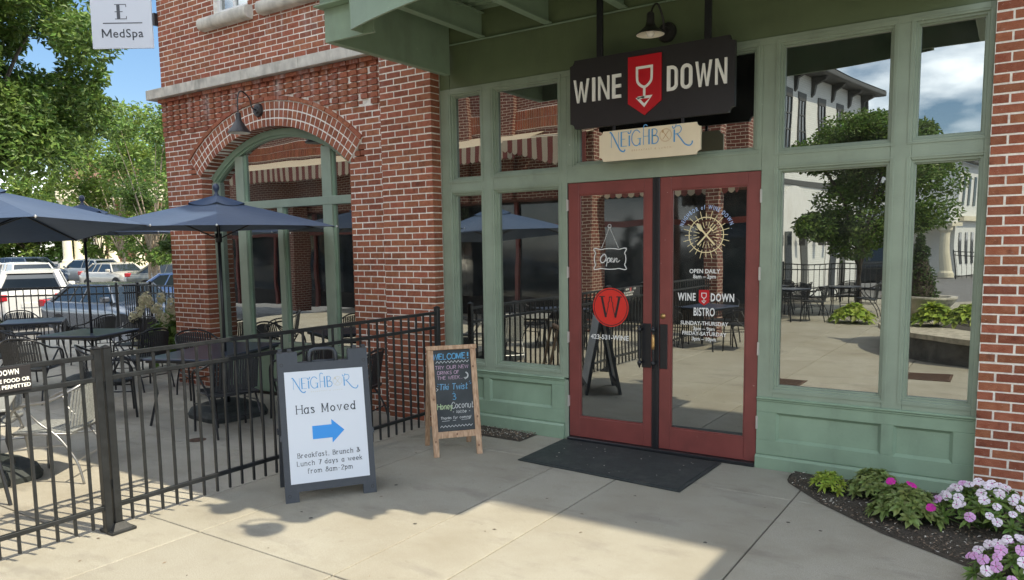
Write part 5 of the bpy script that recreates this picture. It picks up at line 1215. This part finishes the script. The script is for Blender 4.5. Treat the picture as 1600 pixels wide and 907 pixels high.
# ------------------------------------------------------------------ plants
def leaf_cloud(mb, centers, count, size, rg, up_bias=.3, aspect=.45, curl=.15):
    for _ in range(count):
        c, r = centers[rg.randrange(len(centers))]
        while True:
            p = Vector((rg.uniform(-1, 1), rg.uniform(-1, 1), rg.uniform(-1, 1)))
            if .25 < p.length < 1: break
        p = p * (p.length ** -.35)
        P = Vector(c) + Vector((p.x * r[0], p.y * r[1], p.z * r[2]))
        d = Vector((rg.gauss(0, 1), rg.gauss(0, 1), rg.gauss(-.25, .6))).normalized(); nn = d.cross(Vector((rg.gauss(0, 1), rg.gauss(0, 1), rg.gauss(0, 1)))).normalized()
        s = size * rg.uniform(.65, 1.25); w = nn * s * aspect * .5; q = d.cross(nn) * s * curl
        mb.add([P, P + d * s * .45 + w + q, P + d * s, P + d * s * .45 - w + q], [(0, 1, 2, 3)])
def tree(loc, h, crown_r, crown_z, label, leaf_m, nleaf, lsize, seed, trunk_r=.16, bark='bark', clumps=38, squash=.85, cat='tree', group=None, stems=1, top=1.0, branches=14):
    rg = random.Random(seed); t_ = empty('tree', loc, 0, label, cat, group)
    tr = MB(); cen = []
    for s in range(stems):
        ox, oy = (0, 0) if stems == 1 else (rg.uniform(-.15, .15), rg.uniform(-.15, .15)); lx, ly = rg.uniform(-.25, .25), rg.uniform(-.25, .25)
        tr.tube(catmull([(ox, oy, -.2), (ox * 1.5 + lx * .2, oy * 1.5 + ly * .2, crown_z * .45), (ox * 2 + lx, oy * 2 + ly, crown_z * .8), (lx * 1.5, ly * 1.5, crown_z + h * .2)], 3), [trunk_r * (1 - .06 * i) for i in range(10)], 8)
    for i in range(clumps):
        a = rg.uniform(0, 2 * PI); u = rg.uniform(-1, 1) ; rr = math.sqrt(max(0, 1 - u * u * .9)) * rg.uniform(.35, 1.0)
        c = (crown_r * rr * math.cos(a), crown_r * rr * math.sin(a), crown_z + (h - crown_z) * .5 * (1 + u * .92)); k = crown_r * rg.uniform(.16, .34)
        cen.append((c, (k, k, k * squash * .8)))
        if i < branches:
            m0 = (0, 0, crown_z * rg.uniform(.6, 1.0)); tr.tube(catmull([m0, (c[0] * .4, c[1] * .4, (m0[2] + c[2]) / 2 + .2), c], 3), [trunk_r * .45 * (1 - .13 * j) for j in range(7)], 5)
    tr.build('trunk', M[bark], t_, True)
    lf = MB(); leaf_cloud(lf, cen, nleaf, lsize, rg); lf.build('crown', M[leaf_m], t_)
    return t_
tree((-27.6, 4.3, -.4), 13.5, 4.4, 4.1, 'large dark green shade tree at the left edge above the umbrellas', 'leaf', 80000, .24, 3, .26, clumps=120, branches=22)
tree((-44.2, 18.4, -.1), 10.4, 5.2, 3.2, 'yellow green tree between the large tree and the brick wall', 'leaf_yellow', 15000, .30, 5, .10, 'bark_pale', clumps=46, stems=2)
tree((-32.4, 13.4, -.3), 8.4, 3.0, 1.7, 'slender tree with bare pale twigs close to the brick wall corner', 'leaf', 9000, .22, 8, .09, 'bark_pale', clumps=26, stems=4, branches=24)
tree((-13.9, 2.95, -.05), 3.0, .62, 1.25, 'small crape myrtle with pale trunks beside the brick wall', 'leaf_dark', 2600, .12, 9, .045, 'bark_pale', clumps=22, stems=3)
tree((-50.0, 20.4, 0), 4.6, 2.0, 1.6, 'young street tree in front of the columned building', 'leaf_yellow', 3000, .26, 12, .10, 'bark', clumps=20)
for i, (x, y) in enumerate(((-86, 22.5), (-82, 26.6), (-80, 30.0), (-77, 33.5), (-74, 37.5), (-71, 41.5), (-68, 45))):
    tree((x, y, 0), 7.5 + (i % 3), 4.2, 1.0, '%s bright green tree from the left at the far end of the car park' % ('first second third fourth fifth sixth seventh'.split()[i]), ('leaf_yellow', 'leaf')[i % 2], 5000, .62, 70 + i, .15, clumps=34, group='trees at the far end of the car park')
tree((-46.0, 3.0, 0), 12.0, 5.5, 3.2, 'broad tree behind the large tree at the left edge', 'leaf', 12000, .42, 15, .2, clumps=36)
rg = random.Random(21)
h_ = empty('hedge', (-15.9, .3, -.05), R(50), 'low clipped dark green hedge behind the far table', 'hedge')
b = MB(); leaf_cloud(b, [((x * .45, rg.uniform(-.08, .08), .42), (.34, .30, .40)) for x in range(-7, 0)], 4500, .07, rg, aspect=.7); b.build('foliage', M['leaf_dark'], h_)
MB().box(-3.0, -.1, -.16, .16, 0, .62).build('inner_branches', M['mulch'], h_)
hy = empty('hydrangea', (-11.35, .85, -.0), 0, 'hydrangea bush with cream flower heads against the brick wall', 'shrub')
b = MB(); leaf_cloud(b, [((rg.uniform(-.35, .45), rg.uniform(-.35, .35), rg.uniform(.25, .85)), (.24, .24, .22)) for _ in range(14)], 1500, .13, rg, aspect=.7); b.build('foliage', M['leaf'], hy)
MB().tube([(0, 0, 0), (.1, 0, .6)], .02, 5).tube([(0, 0, 0), (-.15, .1, .5)], .02, 5).build('stems', M['bark'], hy)
for i in range(20):
    c = (rg.uniform(-.55, .65), rg.uniform(-.50, -.20), rg.uniform(.35, 1.15)); b = MB()
    for _ in range(70):
        d = Vector((rg.gauss(0, 1), rg.gauss(0, 1), rg.gauss(0, 1))).normalized(); P = Vector(c) + Vector((d.x * .075, d.y * .075, d.z * .10)) * rg.uniform(.7, 1); a = d.orthogonal().normalized(); e = d.cross(a); s = .022
        b.add([P + a * s, P + e * s, P - a * s, P - e * s], [(0, 1, 2, 3)])
    b.build('flower_head', M['hydrangea'], hy)

# beds
def mound(pts, label, z=.014, seed=1):
    rg = random.Random(seed); bm = bmesh.new(); vs = [bm.verts.new((x, y, .003)) for x, y in pts]; bm.faces.new(vs)
    bmesh.ops.triangulate(bm, faces=bm.faces[:]); bmesh.ops.subdivide_edges(bm, edges=bm.edges[:], cuts=7, use_grid_fill=True)
    for v in bm.verts:
        if not v.is_boundary: v.co.z = z + rg.uniform(-.004, .012)
    q = MB(); q.addbm(bm); o = q.build('planting_bed', M['mulch'], None, False); tag(o, label, 'planting bed'); return o
BEDR = [(-1.44, .0), (-1.45, -.24), (-1.42, -.32), (-1.10, -.70), (-.66, -1.08), (-.06, -1.45), (.9, -1.95), (1.3, -1.95), (1.3, -.10), (-.2, -.10), (-.21, -.025)]
BEDL = [(-4.98, -.025), (-4.98, -.30), (-4.33, -.335), (-3.905, -.344), (-3.90, -.025)]
mound(BEDR, 'dark mulch bed along the right of the shopfront', seed=2); mound(BEDL, 'small dark mulch bed under the left shopfront panel', seed=3)
def inside(x, y, P):
    c = False; j = len(P) - 1
    for i in range(len(P)):
        if (P[i][1] > y) != (P[j][1] > y) and x < (P[j][0] - P[i][0]) * (y - P[i][1]) / (P[j][1] - P[i][1]) + P[i][0]: c = not c
        j = i
    return c
for P, n_, lab, sd in ((BEDR, 5200, 'loose bark chips and pale debris in the right planting bed', 4), (BEDL, 1100, 'loose bark chips in the small left planting bed', 5)):
    rg = random.Random(sd); b = MB(); pale = MB()
    x0, x1 = min(q[0] for q in P), max(q[0] for q in P); y0, y1 = min(q[1] for q in P), max(q[1] for q in P); k = 0
    while k < n_:
        x, y = rg.uniform(x0, x1), rg.uniform(y0, y1)
        if not inside(x, y, P): continue
        k += 1; s = rg.uniform(.004, .017); a = rg.uniform(0, PI); c, d = math.cos(a) * s, math.sin(a) * s; z = .014 + rg.uniform(0, .012); w = .35; t1, t2 = rg.uniform(-.006, .006), rg.uniform(-.004, .004)
        (pale if rg.random() < .16 else b).add([(x - c, y - d, z - t1), (x - d * w, y + c * w, z + .004 + t2), (x + c, y + d, z + t1), (x + d * w, y - c * w, z + t2)], [(0, 1, 2, 3)])
    tag(b.build('bark_chips', M['mulch_chip']), lab, 'bark chips', kind='stuff')
    tag(pale.build('dry_litter', M['stone']), lab.replace('loose bark chips', 'pale dry litter').replace(' and pale debris', ''), 'litter', kind='stuff')
def rosette_plant(loc, rx, hgt, nros, nleaf, lsize, mats, label, cat, seed, flowers=(), name='bedding_plant', group=None, fl_r=.022, width=.34):
    """many leaf rosettes over a dome, each a whorl of pointed folded leaves"""
    rg = random.Random(seed); o = empty(name, loc, 0, label, cat, group); st = MB(); lf = MB()
    for i in range(nros):
        a = i * 2.39996; r = math.sqrt((i + .5) / nros); x, y = rx * r * math.cos(a), rx * r * math.sin(a) * .9; z = hgt * (1 - .72 * r * r) * rg.uniform(.85, 1.1)
        st.tube([(x * .2, y * .2, 0), (x * .7, y * .7, z * .55), (x, y, z)], .004, 4)
        ax = Vector((x * 1.2, y * 1.2, rx * 1.1)).normalized(); u = ax.orthogonal().normalized(); v = ax.cross(u)
        for lay in range(3):
            m_ = nleaf
            for k in range(m_):
                t = 2 * PI * (k + lay * .37) / m_ + rg.uniform(-.2, .2); d = (u * math.cos(t) + v * math.sin(t)); el = (.25, .7, 1.4)[lay] + rg.uniform(-.15, .15)
                D = (d * math.cos(el * .7) + ax * math.sin(el * .7)).normalized(); S = D.cross(ax); 
                if S.length < .01: continue
                S.normalize(); nn = S.cross(D); l = lsize * (1.0, .85, .5)[lay] * rg.uniform(.8, 1.15); w = l * width * .5; P = Vector((x, y, z)) - ax * lay * -.008
                dr = Vector((0, 0, -l * .18))
                lf.add([P, P + D * l * .30 + S * w * .8 + nn * w * .35, P + D * l * .62 + S * w * .85 + nn * w * .3 + dr * .4, P + D * l + dr, P + D * l * .62 - S * w * .85 + nn * w * .3 + dr * .4, P + D * l * .30 - S * w * .8 + nn * w * .35, P + D * l * .33, P + D * l * .65 + dr * .4],
                       [(0, 1, 6), (1, 2, 7, 6), (2, 3, 7), (3, 4, 7), (4, 5, 6, 7), (5, 0, 6)])
    st.build('stems', M['leaf_dark'], o); lf.build('foliage', M[mats], o)
    return o, rg
def flower_mesh(m, r, petals=5, seed=0):
    b = MB(); rg = random.Random(seed)
    for k in range(petals):
        a = 2 * PI * k / petals + rg.uniform(-.1, .1); w = PI / petals * 1.15; R_ = r * rg.uniform(.92, 1.08)
        pts = [(0, 0, .002 + .0004 * k)] + [(R_ * f * math.cos(a + g * w), R_ * f * math.sin(a + g * w), z + .0004 * k) for f, g, z in ((.55, -.75, .004), (.95, -.85, .001), (1.06, -.35, .0), (.97, 0, .003), (1.06, .35, .0), (.95, .85, .001), (.55, .75, .004))]
        b.add(pts, [(0, 1, 2, 3, 4), (0, 4, 5, 6, 7)])
    me = bpy.data.meshes.new('flower'); me.from_pydata(b.v, [], b.f); me.materials.append(M[m]); me.materials.append(M['petal_eye'])
    return me
FM_ = {k: [flower_mesh(k, r_, seed=s) for s in range(3)] for k, r_ in (('pinkwhite', .026), ('lilac', .026), ('magenta', .026))}
eye = bpy.data.meshes.new('flower_eye'); eb = MB().lathe([(0, .006), (.0035, .0055), (.005, .003)], 6); eye.from_pydata(eb.v, [], eb.f); eye.materials.append(M['petal_eye'])
CAMP = Vector((0, -6.35, 1.883))
def flower(o, P, kinds, rg, scale=1.0, double=False):
    k = rg.choice(kinds); f = link(rg.choice(FM_[k]), 'flower', o); P = Vector(P)
    d = (Vector((P.x * 1.4, P.y * 1.4 - .05, .24)).normalized() * .75 + Vector((rg.gauss(0, .3), rg.gauss(0, .3), rg.gauss(.2, .25)))); 
    w = (CAMP - (o.location + P)).normalized(); d = (d + w * .7).normalized()
    q = d.to_track_quat('Z', 'Y'); f.rotation_mode = 'QUATERNION'; f.rotation_quaternion = q; f.location = P; s = scale * rg.uniform(.8, 1.15); f.scale = (s, s, s)
    if double:
        g = link(FM_[k][0], 'flower', o); g.rotation_mode = 'QUATERNION'; g.rotation_quaternion = q; g.location = P + d * .006; g.scale = (s * .6,) * 3; g.name = 'petals'
    else:
        e = link(eye, 'flower_eye', f)
rosette_plant((-1.11, -.42, .01), .11, .15, 20, 6, .06, 'leaf_lime', 'small lime green plant at the left end of the right bed', 'bedding plant', 31)
def blooms(o, rg, n, rx, hgt, kinds, sc=1.0, front=True):
    for i in range(n):
        a = i * 2.39996 + rg.uniform(-.3, .3); r = math.sqrt((i + .5) / n) * .98; x, y = rx * r * math.cos(a), rx * r * math.sin(a) * .9; z = hgt * (1 - .70 * r * r) + .045 + rg.uniform(-.01, .015)
        flower(o, (x * 1.05, y * 1.05, z), kinds, rg, sc)
oo, rg = rosette_plant((-.80, -.40, .01), .165, .19, 22, 7, .075, 'leaf_plant', 'green leafy plant without blooms behind the magenta one', 'bedding plant', 33, width=.48)
oo, rg = rosette_plant((-.555, -.76, .01), .205, .20, 28, 7, .085, 'leaf_plant', 'green leafy plant with three magenta blooms in the mulch bed', 'bedding plant', 34, width=.50)
for P in ((-.085, -.12, .285), (.035, -.10, .275), (.155, -.17, .165)): flower(oo, P, ['magenta'], rg, 1.25, True)
oo, rg = rosette_plant((-.115, -.66, .01), .28, .25, 36, 6, .085, 'leaf', 'impatiens bush of white and lilac flowers beside the brick pier', 'bedding plant', 35)
blooms(oo, rg, 46, .29, .25, ['pinkwhite', 'pinkwhite', 'lilac'], 1.1)
oo, rg = rosette_plant((.10, -1.62, .01), .25, .22, 30, 6, .085, 'leaf', 'impatiens bush of white and lilac flowers cut by the bottom right corner', 'bedding plant', 36)
blooms(oo, rg, 40, .26, .24, ['pinkwhite', 'lilac', 'pinkwhite'], 1.1)

# ------------------------------------------------------------------ brick and column building far left
fb_ = empty('columned_building', (-61.7, 24.5, 0), R(62), 'brick building with white columns and steps beyond the car park', 'building')
MB().box(.0, 26, 3, 14, 0, 9.5).build('wall', M['far_brick'], fb_)
for k, x in enumerate((-.45, .35, 1.9, 2.75, 4.75, 8.2, 9.2)):
    col_ = MB().lathe([(.46, 0), (.46, .2), (.36, .3), (.34, .5), (.29, 4.6), (.38, 4.75), (.42, 4.95)], 16, (x, .6, 1.05)); col_.build('column', M['pale_stone'], fb_, False)
MB().cbox(-1, 12, -.1, 3, 6.0, 7.3, .05).build('entablature', M['pale_stone'], fb_)
for i in range(5): MB().box(-1 , 12, -.2 - .35 * i, 3, .84 - .21 * i, 1.05 - .21 * i - .003).build('step', M['pale_stone'], fb_)
for x0, x1 in ((5.6, 7.0), (.9, 1.5)):
    MB().box(x0, x1, 2.94, 3.05, 1.05, 4.3).build('door_frame', M['white'], fb_); MB().box(x0 + .12, (x0 + x1) / 2 - .05, 2.9, 2.95, 1.2, 3.3).box((x0 + x1) / 2 + .05, x1 - .12, 2.9, 2.95, 1.2, 3.3).build('door_pane', M['car_glass'], fb_)
MB().box(-3, 40, -5.5, -2.0, .02, .18).build('kerb_walk', M['pale_stone'], fb_)

# ------------------------------------------------------------------ opposite side of the plaza (seen mirrored in the glass)
ob = empty('brick_building', (0, 0, 0), 0, 'brick restaurant opposite with striped awnings, seen mirrored in the glass', 'building')
def FB(name, args, m='far_brick', par=None): return MB().box(*args).build(name, M[m], par or ob)
FB('wall', (-24, -4.75, -10.7, -9.6, 3.0, 8.6)); FB('wall', (-24, -4.75, -10.7, -10.5, 0, 2.999), 'dark')
for x in (-12.1, -10.75, -7.9): FB('pilaster', (x - .28, x + .28, -9.599, -9.45, 3.0, 8.6))
b = MB(); x = -23.9
while x < -4.9: b.box(x, x + .055, -9.590, -9.575, 4.72, 4.93).box(x, x + .055, -9.590, -9.575, 4.945, 5.15); x += .0677 * 1.05
tag(b.build('soldier_course', M['brick'], ob), kind='stuff'); FB('mortar_strip', (-24, -4.75, -9.599, -9.5905, 4.70, 5.17), 'mortar')
for x, y, w, l in ((-7.80, -8.33, .30, .325), (-4.98, -8.3, .13, .16), (-13.0, -9.2, .3, .3), (-18.5, -9.2, .3, .3)): FB('brick_column', (x - w, x + w, y - l, y + l, 0, 6.0 if x > -8 else 3.2))
def awning(x0, x1, y0, y1, zt, zf, drop, name='awning', slant=0.0):
    a = MB(); a.add([(x0, y0, zt), (x1, y0, zt), (x1, y1, zf), (x0, y1, zf), (x0, y0, zt - .02), (x1, y0, zt - .02), (x1, y1, zf - .02), (x0, y1, zf - .02)], [(0, 3, 2, 1), (4, 5, 6, 7), (0, 4, 7, 3), (1, 2, 6, 5)]); a.build(name, M['stripe_light'], ob)
    dk = MB(); lt = MB(); x = x0; k = 0
    while x < x1 - .01:
        xe = min(x + .13, x1); t = (x - x0) / (x1 - x0); z1 = zf - drop - slant * t; n = 4
        P = [(x, zf), (x, z1)] + [(x + (xe - x) * i / n, z1 - .05 * math.sin(PI * i / n)) for i in range(1, n)] + [(xe, z1), (xe, zf)]
        (dk if k % 2 else lt).prism(P, -.012, lambda u, v, k_: (u, y1 + .012 + k_, v)); x = xe; k += 1
    dk.build('burgundy_stripes', M['stripe_dark'], ob); lt.build('cream_valance', M['stripe_light'], ob)
awning(-21.0, -9.62, -9.59, -8.25, 4.62, 4.22, .34)
awning(-9.58, -7.5, -9.59, -7.7, 4.55, 4.18, .22, slant=.55)
awning(-7.3, -4.5, -9.3, -8.25, 3.45, 3.08, .22)
for x in range(-23, -5, 2): FB('timber_frame', (x - .05, x + .05, -10.49, -10.4, 0, 3.0), 'red_door')
FB('timber_frame', (-24, -4.75, -10.488, -10.402, 2.3, 2.42), 'red_door')
FB('shop_window', (-24, -4.75, -10.498, -10.492, 0.5, 2.95), 'car_glass')
# white painted building, perpendicular to the shopfront
wb = empty('white_building', (-4.98, -24.0, 0), math.atan2(1, -.165), 'white painted brick building with dark eaves, mirrored in the right windows', 'building')
# local x runs back towards the shopfront (+Y), local y points to the plaza side = negative here
def WBx(s): return (30.35 - s) * math.hypot(1, .165)
MB().box(-.0, 7.4, 0, 9, 0, 7.0).build('wall', M['white_brick'], wb)
MB().cbox(-.55, 7.9, -.62, 9.4, 7.02, 7.20, .03).build('eave', M['grey_trim'], wb)
MB().add([(-.55, -.62, 7.21), (7.9, -.62, 7.21), (7.9, 9.4, 7.21), (-.55, 9.4, 7.21), (2.5, 4.4, 8.6), (5.5, 4.4, 8.6)], [(0, 1, 5, 4), (1, 2, 5), (2, 3, 4, 5), (3, 0, 4)]).build('roof', M['grey_trim'], wb)
for s in (24.6, 25.9, 27.5, 29.0, 30.2):
    x = WBx(s); b = MB(); b.prism([(0, 7.0), (-.45, 7.0), (-.40, 6.9), (-.13, 6.78), (-.08, 6.5), (0, 6.42)], .12, lambda y, z, k: (x - .06 + k, y, z)); b.build('eave_bracket', M['grey_trim'], wb)
for s in (24.1, 25.15, 26.7, 28.25):
    x = WBx(s); w = .27
    MB().box(x - w - .04, x + w + .04, -.03, .0, 6.28, 6.46).build('lintel', M['grey_trim'], wb)
    wf = MB().box(x - w, x + w, -.02, .001, 4.68, 6.279).build('window', M['car_glass'], wb)
    f = MB().box(x - w, x - w + .05, -.045, -.02, 4.68, 6.279).box(x + w - .05, x + w, -.045, -.02, 4.68, 6.279).box(x - .02, x + .02, -.04, -.02, 4.68, 6.279)
    for z in (4.68, 5.2, 5.72, 6.23): f.box(x - w + .05, x + w - .05, -.041, -.02, z, z + .04)
    f.build('window_bars', M['grey_trim'], wf)
MB().tube([(-.02, -.12, 0), (-.02, -.12, 6.9)], .06, 8).build('downpipe', M['grey_trim'], wb)
MB().cbox(.5, 1.1, 2.0, 2.8, 7.3, 9.4, .03).cbox(.4, 1.2, 1.9, 2.9, 9.4, 9.6, .03).build('chimney', M['white_brick'], wb)
for s, wd in ((24.8, 1.25), (28.2, .9)):
    x = WBx(s); zc = 2.35; b = MB(); b.prism([(-wd, 0), (wd, 0)] + [(wd * math.cos(a), zc + wd * math.sin(a)) for a in [PI * i / 14 for i in range(15)]], -.03, lambda u, v, k: (x + u, -.012 + k * .4, v)); b.build('arch_recess', M['white'], wb)
    for q in (-.5, .45): MB().box(x + q * wd - .35, x + q * wd + .12, -.06, -.028, 0, 2.2).build('entrance_door', M['car_glass'] if q > 0 else M['grey_trim'], wb)
    for q in (-1.25, -.15, 1.25):
        xx = x + q * wd; ln = MB(); ln.box(xx - .09, xx + .09, -.34, -.16, 1.75, 2.05).lathe([(.0, .14), (.14, 0)], 4, (xx, -.25, 2.06)).tube([(xx, -.02, 2.3), (xx, -.25, 2.35), (xx, -.25, 2.2)], .015, 5)
        ln.build('wall_lantern', M['grey_trim'], wb)
MB().box(-.05, 7.4, -.05, -.001, 3.60, 3.78).build('string_course', M['grey_trim'], wb)
w2 = empty('white_building', (-2.8, -39.65, 0), math.atan2(-1, .165), 'farther white building with a balcony and corner column, mirrored at far right', 'building')
MB().box(-0.0, 22, -12, 0, 0, 5.9).build('wall', M['white_brick'], w2)
MB().box(-1.8, -.001, -12, .1, 2.65, 3.5).build('balcony_slab', M['white'], w2)
MB().box(-1.9, .0, -12, .3, 2.45, 2.649).build('cornice', M['pale_stone'], w2)
b = MB()
for i in range(26): b.lathe([(.05, 0), (.09, .18), (.05, .35), (.08, .62), (.05, .75)], 8, (-1.75, -.1 - i * .32, 3.5))
tag(b.build('balusters', M['white'], w2), kind='stuff'); MB().box(-1.9, -1.6, -12, .1, 4.25, 4.4).build('handrail', M['white'], w2)
MB().lathe([(.34, 0), (.34, .2), (.27, .3), (.24, 2.1), (.34, 2.25), (.34, 2.449)], 14, (-1.5, -.1, 0)).build('corner_column', M['pale_stone'], w2)
for i in range(7):
    x = .7 + i * 1.15
    for z0, z1 in ((.6, 2.1), (3.6, 5.2)): MB().box(x, x + .42, .001, .04, z0, z1).build('window', M['car_glass'], w2)
MB().box(-1, 22, .0, .4, 5.91, 6.15).build('eave', M['grey_trim'], w2)
MB().box(0.2, 22, .002, .3, 2.75, 3.0).build('string_course', M['pale_stone'], w2)
# plaza tree, planter, furniture opposite
tree((-3.35, -14.6, 0), 4.95, 2.0, 1.55, 'plaza tree with a round dense crown, mirrored in the right windows', 'leaf', 38000, .115, 41, .075, clumps=60, branches=16)
tw = empty('seat_wall', (.75, -8.75, 0), 0, 'low round stone seat wall holding the urn, mirrored in the window', 'wall')
n = 40; b = MB(); c1 = disc_pts(2.76, n); c2 = disc_pts(1.9, n)
for i in range(n): j = (i + 1) % n; b.add([(*c1[i], .0), (*c1[j], .0), (*c1[j], .34), (*c1[i], .34), (*c2[i], .0), (*c2[j], 0), (*c2[j], .34), (*c2[i], .34)], [(0, 1, 2, 3), (5, 4, 7, 6)])
b.build('wall_face', M['dark_stone'], tw)
for i in range(n):
    j = (i + 1) % n; MB().add([(c1[i][0] * 1.02, c1[i][1] * 1.02, .341), (c1[j][0] * 1.02, c1[j][1] * 1.02, .341), (c1[j][0] * 1.02, c1[j][1] * 1.02, .42), (c1[i][0] * 1.02, c1[i][1] * 1.02, .42), (*c2[i], .341), (*c2[j], .341), (*c2[j], .42), (*c2[i], .42)], [(0, 1, 2, 3), (5, 4, 7, 6), (3, 2, 6, 7), (0, 3, 7, 4), (1, 5, 6, 2)]).build('coping_stone', M['coping'], tw)
soil = MB(); soil.add([(*p, .30) for p in c2], [tuple(range(n))]); soil.build('soil', M['mulch'], tw)
ur = empty('planter_urn', (-.95, -8.75, .42), 0, 'wide stone urn with a clipped cone topiary, mirrored in the window', 'planter')
ur.location = (-1.48, -9.0, .42)
MB().lathe([(.0, 0), (.30, 0), (.26, .06), (.42, .2), (.55, .36), (.60, .44), (.60, .47), (.50, .47), (.45, .40), (0, .38)], 28).build('bowl', M['stone'], ur, False)
tp = empty('topiary', (-1.48, -9.0, .80), 0, 'dark green cone topiary growing in the urn', 'shrub'); rg = random.Random(3)
b = MB(); leaf_cloud(b, [((rg.uniform(-.04, .04), 0, .05 + i * .11), (.36 * (1 - i / 10.5), .36 * (1 - i / 10.5), .12)) for i in range(10)], 4200, .055, rg, aspect=.5); b.build('foliage', M['leaf_dark'], tp)
MB().lathe([(.27, 0), (.22, .3), (.03, 1.0)], 12).build('inner_branches', M['mulch'], tp)
for k, (x, y, z, s, lab) in enumerate(((-1.15, -8.15, .42, .28, 'lime green hosta on the seat wall left of the urn'), (-.60, -8.1, .42, .36, 'lime green hosta spilling over the seat wall by the urn'), (-3.1, -12.3, 0, .42, 'lime green hosta at the foot of the plaza tree'), (-1.75, -11.6, 0, .5, 'tall yellow green plant left of the seat wall'))):
    rosette_plant((x, y, z), s, .34 + (.3 if k == 3 else 0), 18, 6, .22, 'leaf_lime', lab, 'plant', 60 + k, width=.5)
fence('black metal fence in front of the white building, mirrored in the right windows', 'fence', (-5.9, -17.3), (-2.9, -18.3), [0, 1.6, 3.1], spacing=.16)
fence('black metal fence by the farther white building, mirrored at far right', 'fence', (-2.6, -36), (.8, -36.5), [0, 3.4], spacing=.2)
gi = 0
for x, y, rz in ((-4.6, -12.4, 20), (-5.3, -13.9, 50), (-3.7, -14.0, 10), (-4.6, -6.9, 15), (-6.9, -5.6, 30)):
    labs = ['nearest dark cafe table of the plaza, mirrored in the tall right window', 'dark cafe table by the white building', 'dark cafe table left of the plaza tree', 'dark table across the plaza, mirrored in the right red door', 'dark table past the gate, mirrored in the left window']
    table((x, y), R(rz), .8, .8, labs[gi], group='tables across the plaza')
    for q, (dx, dy) in enumerate(((.62, 0), (-.62, .1), (.05, -.66))):
        chair(x + dx, y + dy, (-dx, -dy), 'black chair on the %s side of the %s' % (('right', 'left', 'far')[q], labs[gi].replace(', mirrored in the tall right window', '').replace(', mirrored in the right red door', '').replace(', mirrored in the left window', '')), group='black chairs across the plaza')
    gi += 1
car((1.7, -14.9, 0), R(-95), 'sedan', 'car_dark', 'dark car at the plaza kerb, mirrored beside the right brick pier')
car((-5.5, -26.5, 0), R(175), 'suv', 'car_dark', 'dark car behind the plaza fence, mirrored under the tree')

# small litter on the paving
rg = random.Random(77); lt_ = MB()
for i in range(60):
    x, y = rg.uniform(-5, .6), rg.uniform(-4.2, -.3); s = rg.uniform(.006, .018); a = rg.uniform(0, PI); c, d = math.cos(a) * s, math.sin(a) * s
    if -3.6 < x < -2.0 and y > -1.0: continue
    lt_.add([(x - c, y - d, .003), (x - d * .4, y + c * .4, .006), (x + c, y + d, .0035), (x + d * .4, y - c * .4, .0045)], [(0, 1, 2, 3)])
tag(lt_.build('leaf_litter', M['mulch_chip']), 'tiny dry leaf bits scattered over the pavement', 'litter', kind='stuff')

# chewing gum spots and a hairline crack in the paving
rg = random.Random(5); gm_ = MB()
for i in range(12):
    x, y, s = rg.uniform(-4.8, .4), rg.uniform(-3.9, -1.1), rg.uniform(.006, .016)
    gm_.add([(x + s * math.cos(k) * rg.uniform(.8, 1.1), y + s * math.sin(k) * rg.uniform(.8, 1.1), .0025) for k in [i_ * PI / 4 for i_ in range(8)]], [tuple(range(8))])
tag(gm_.build('gum_spots', M['joint']), 'small dark flattened gum spots on the paving slabs', 'gum spots', kind='stuff')
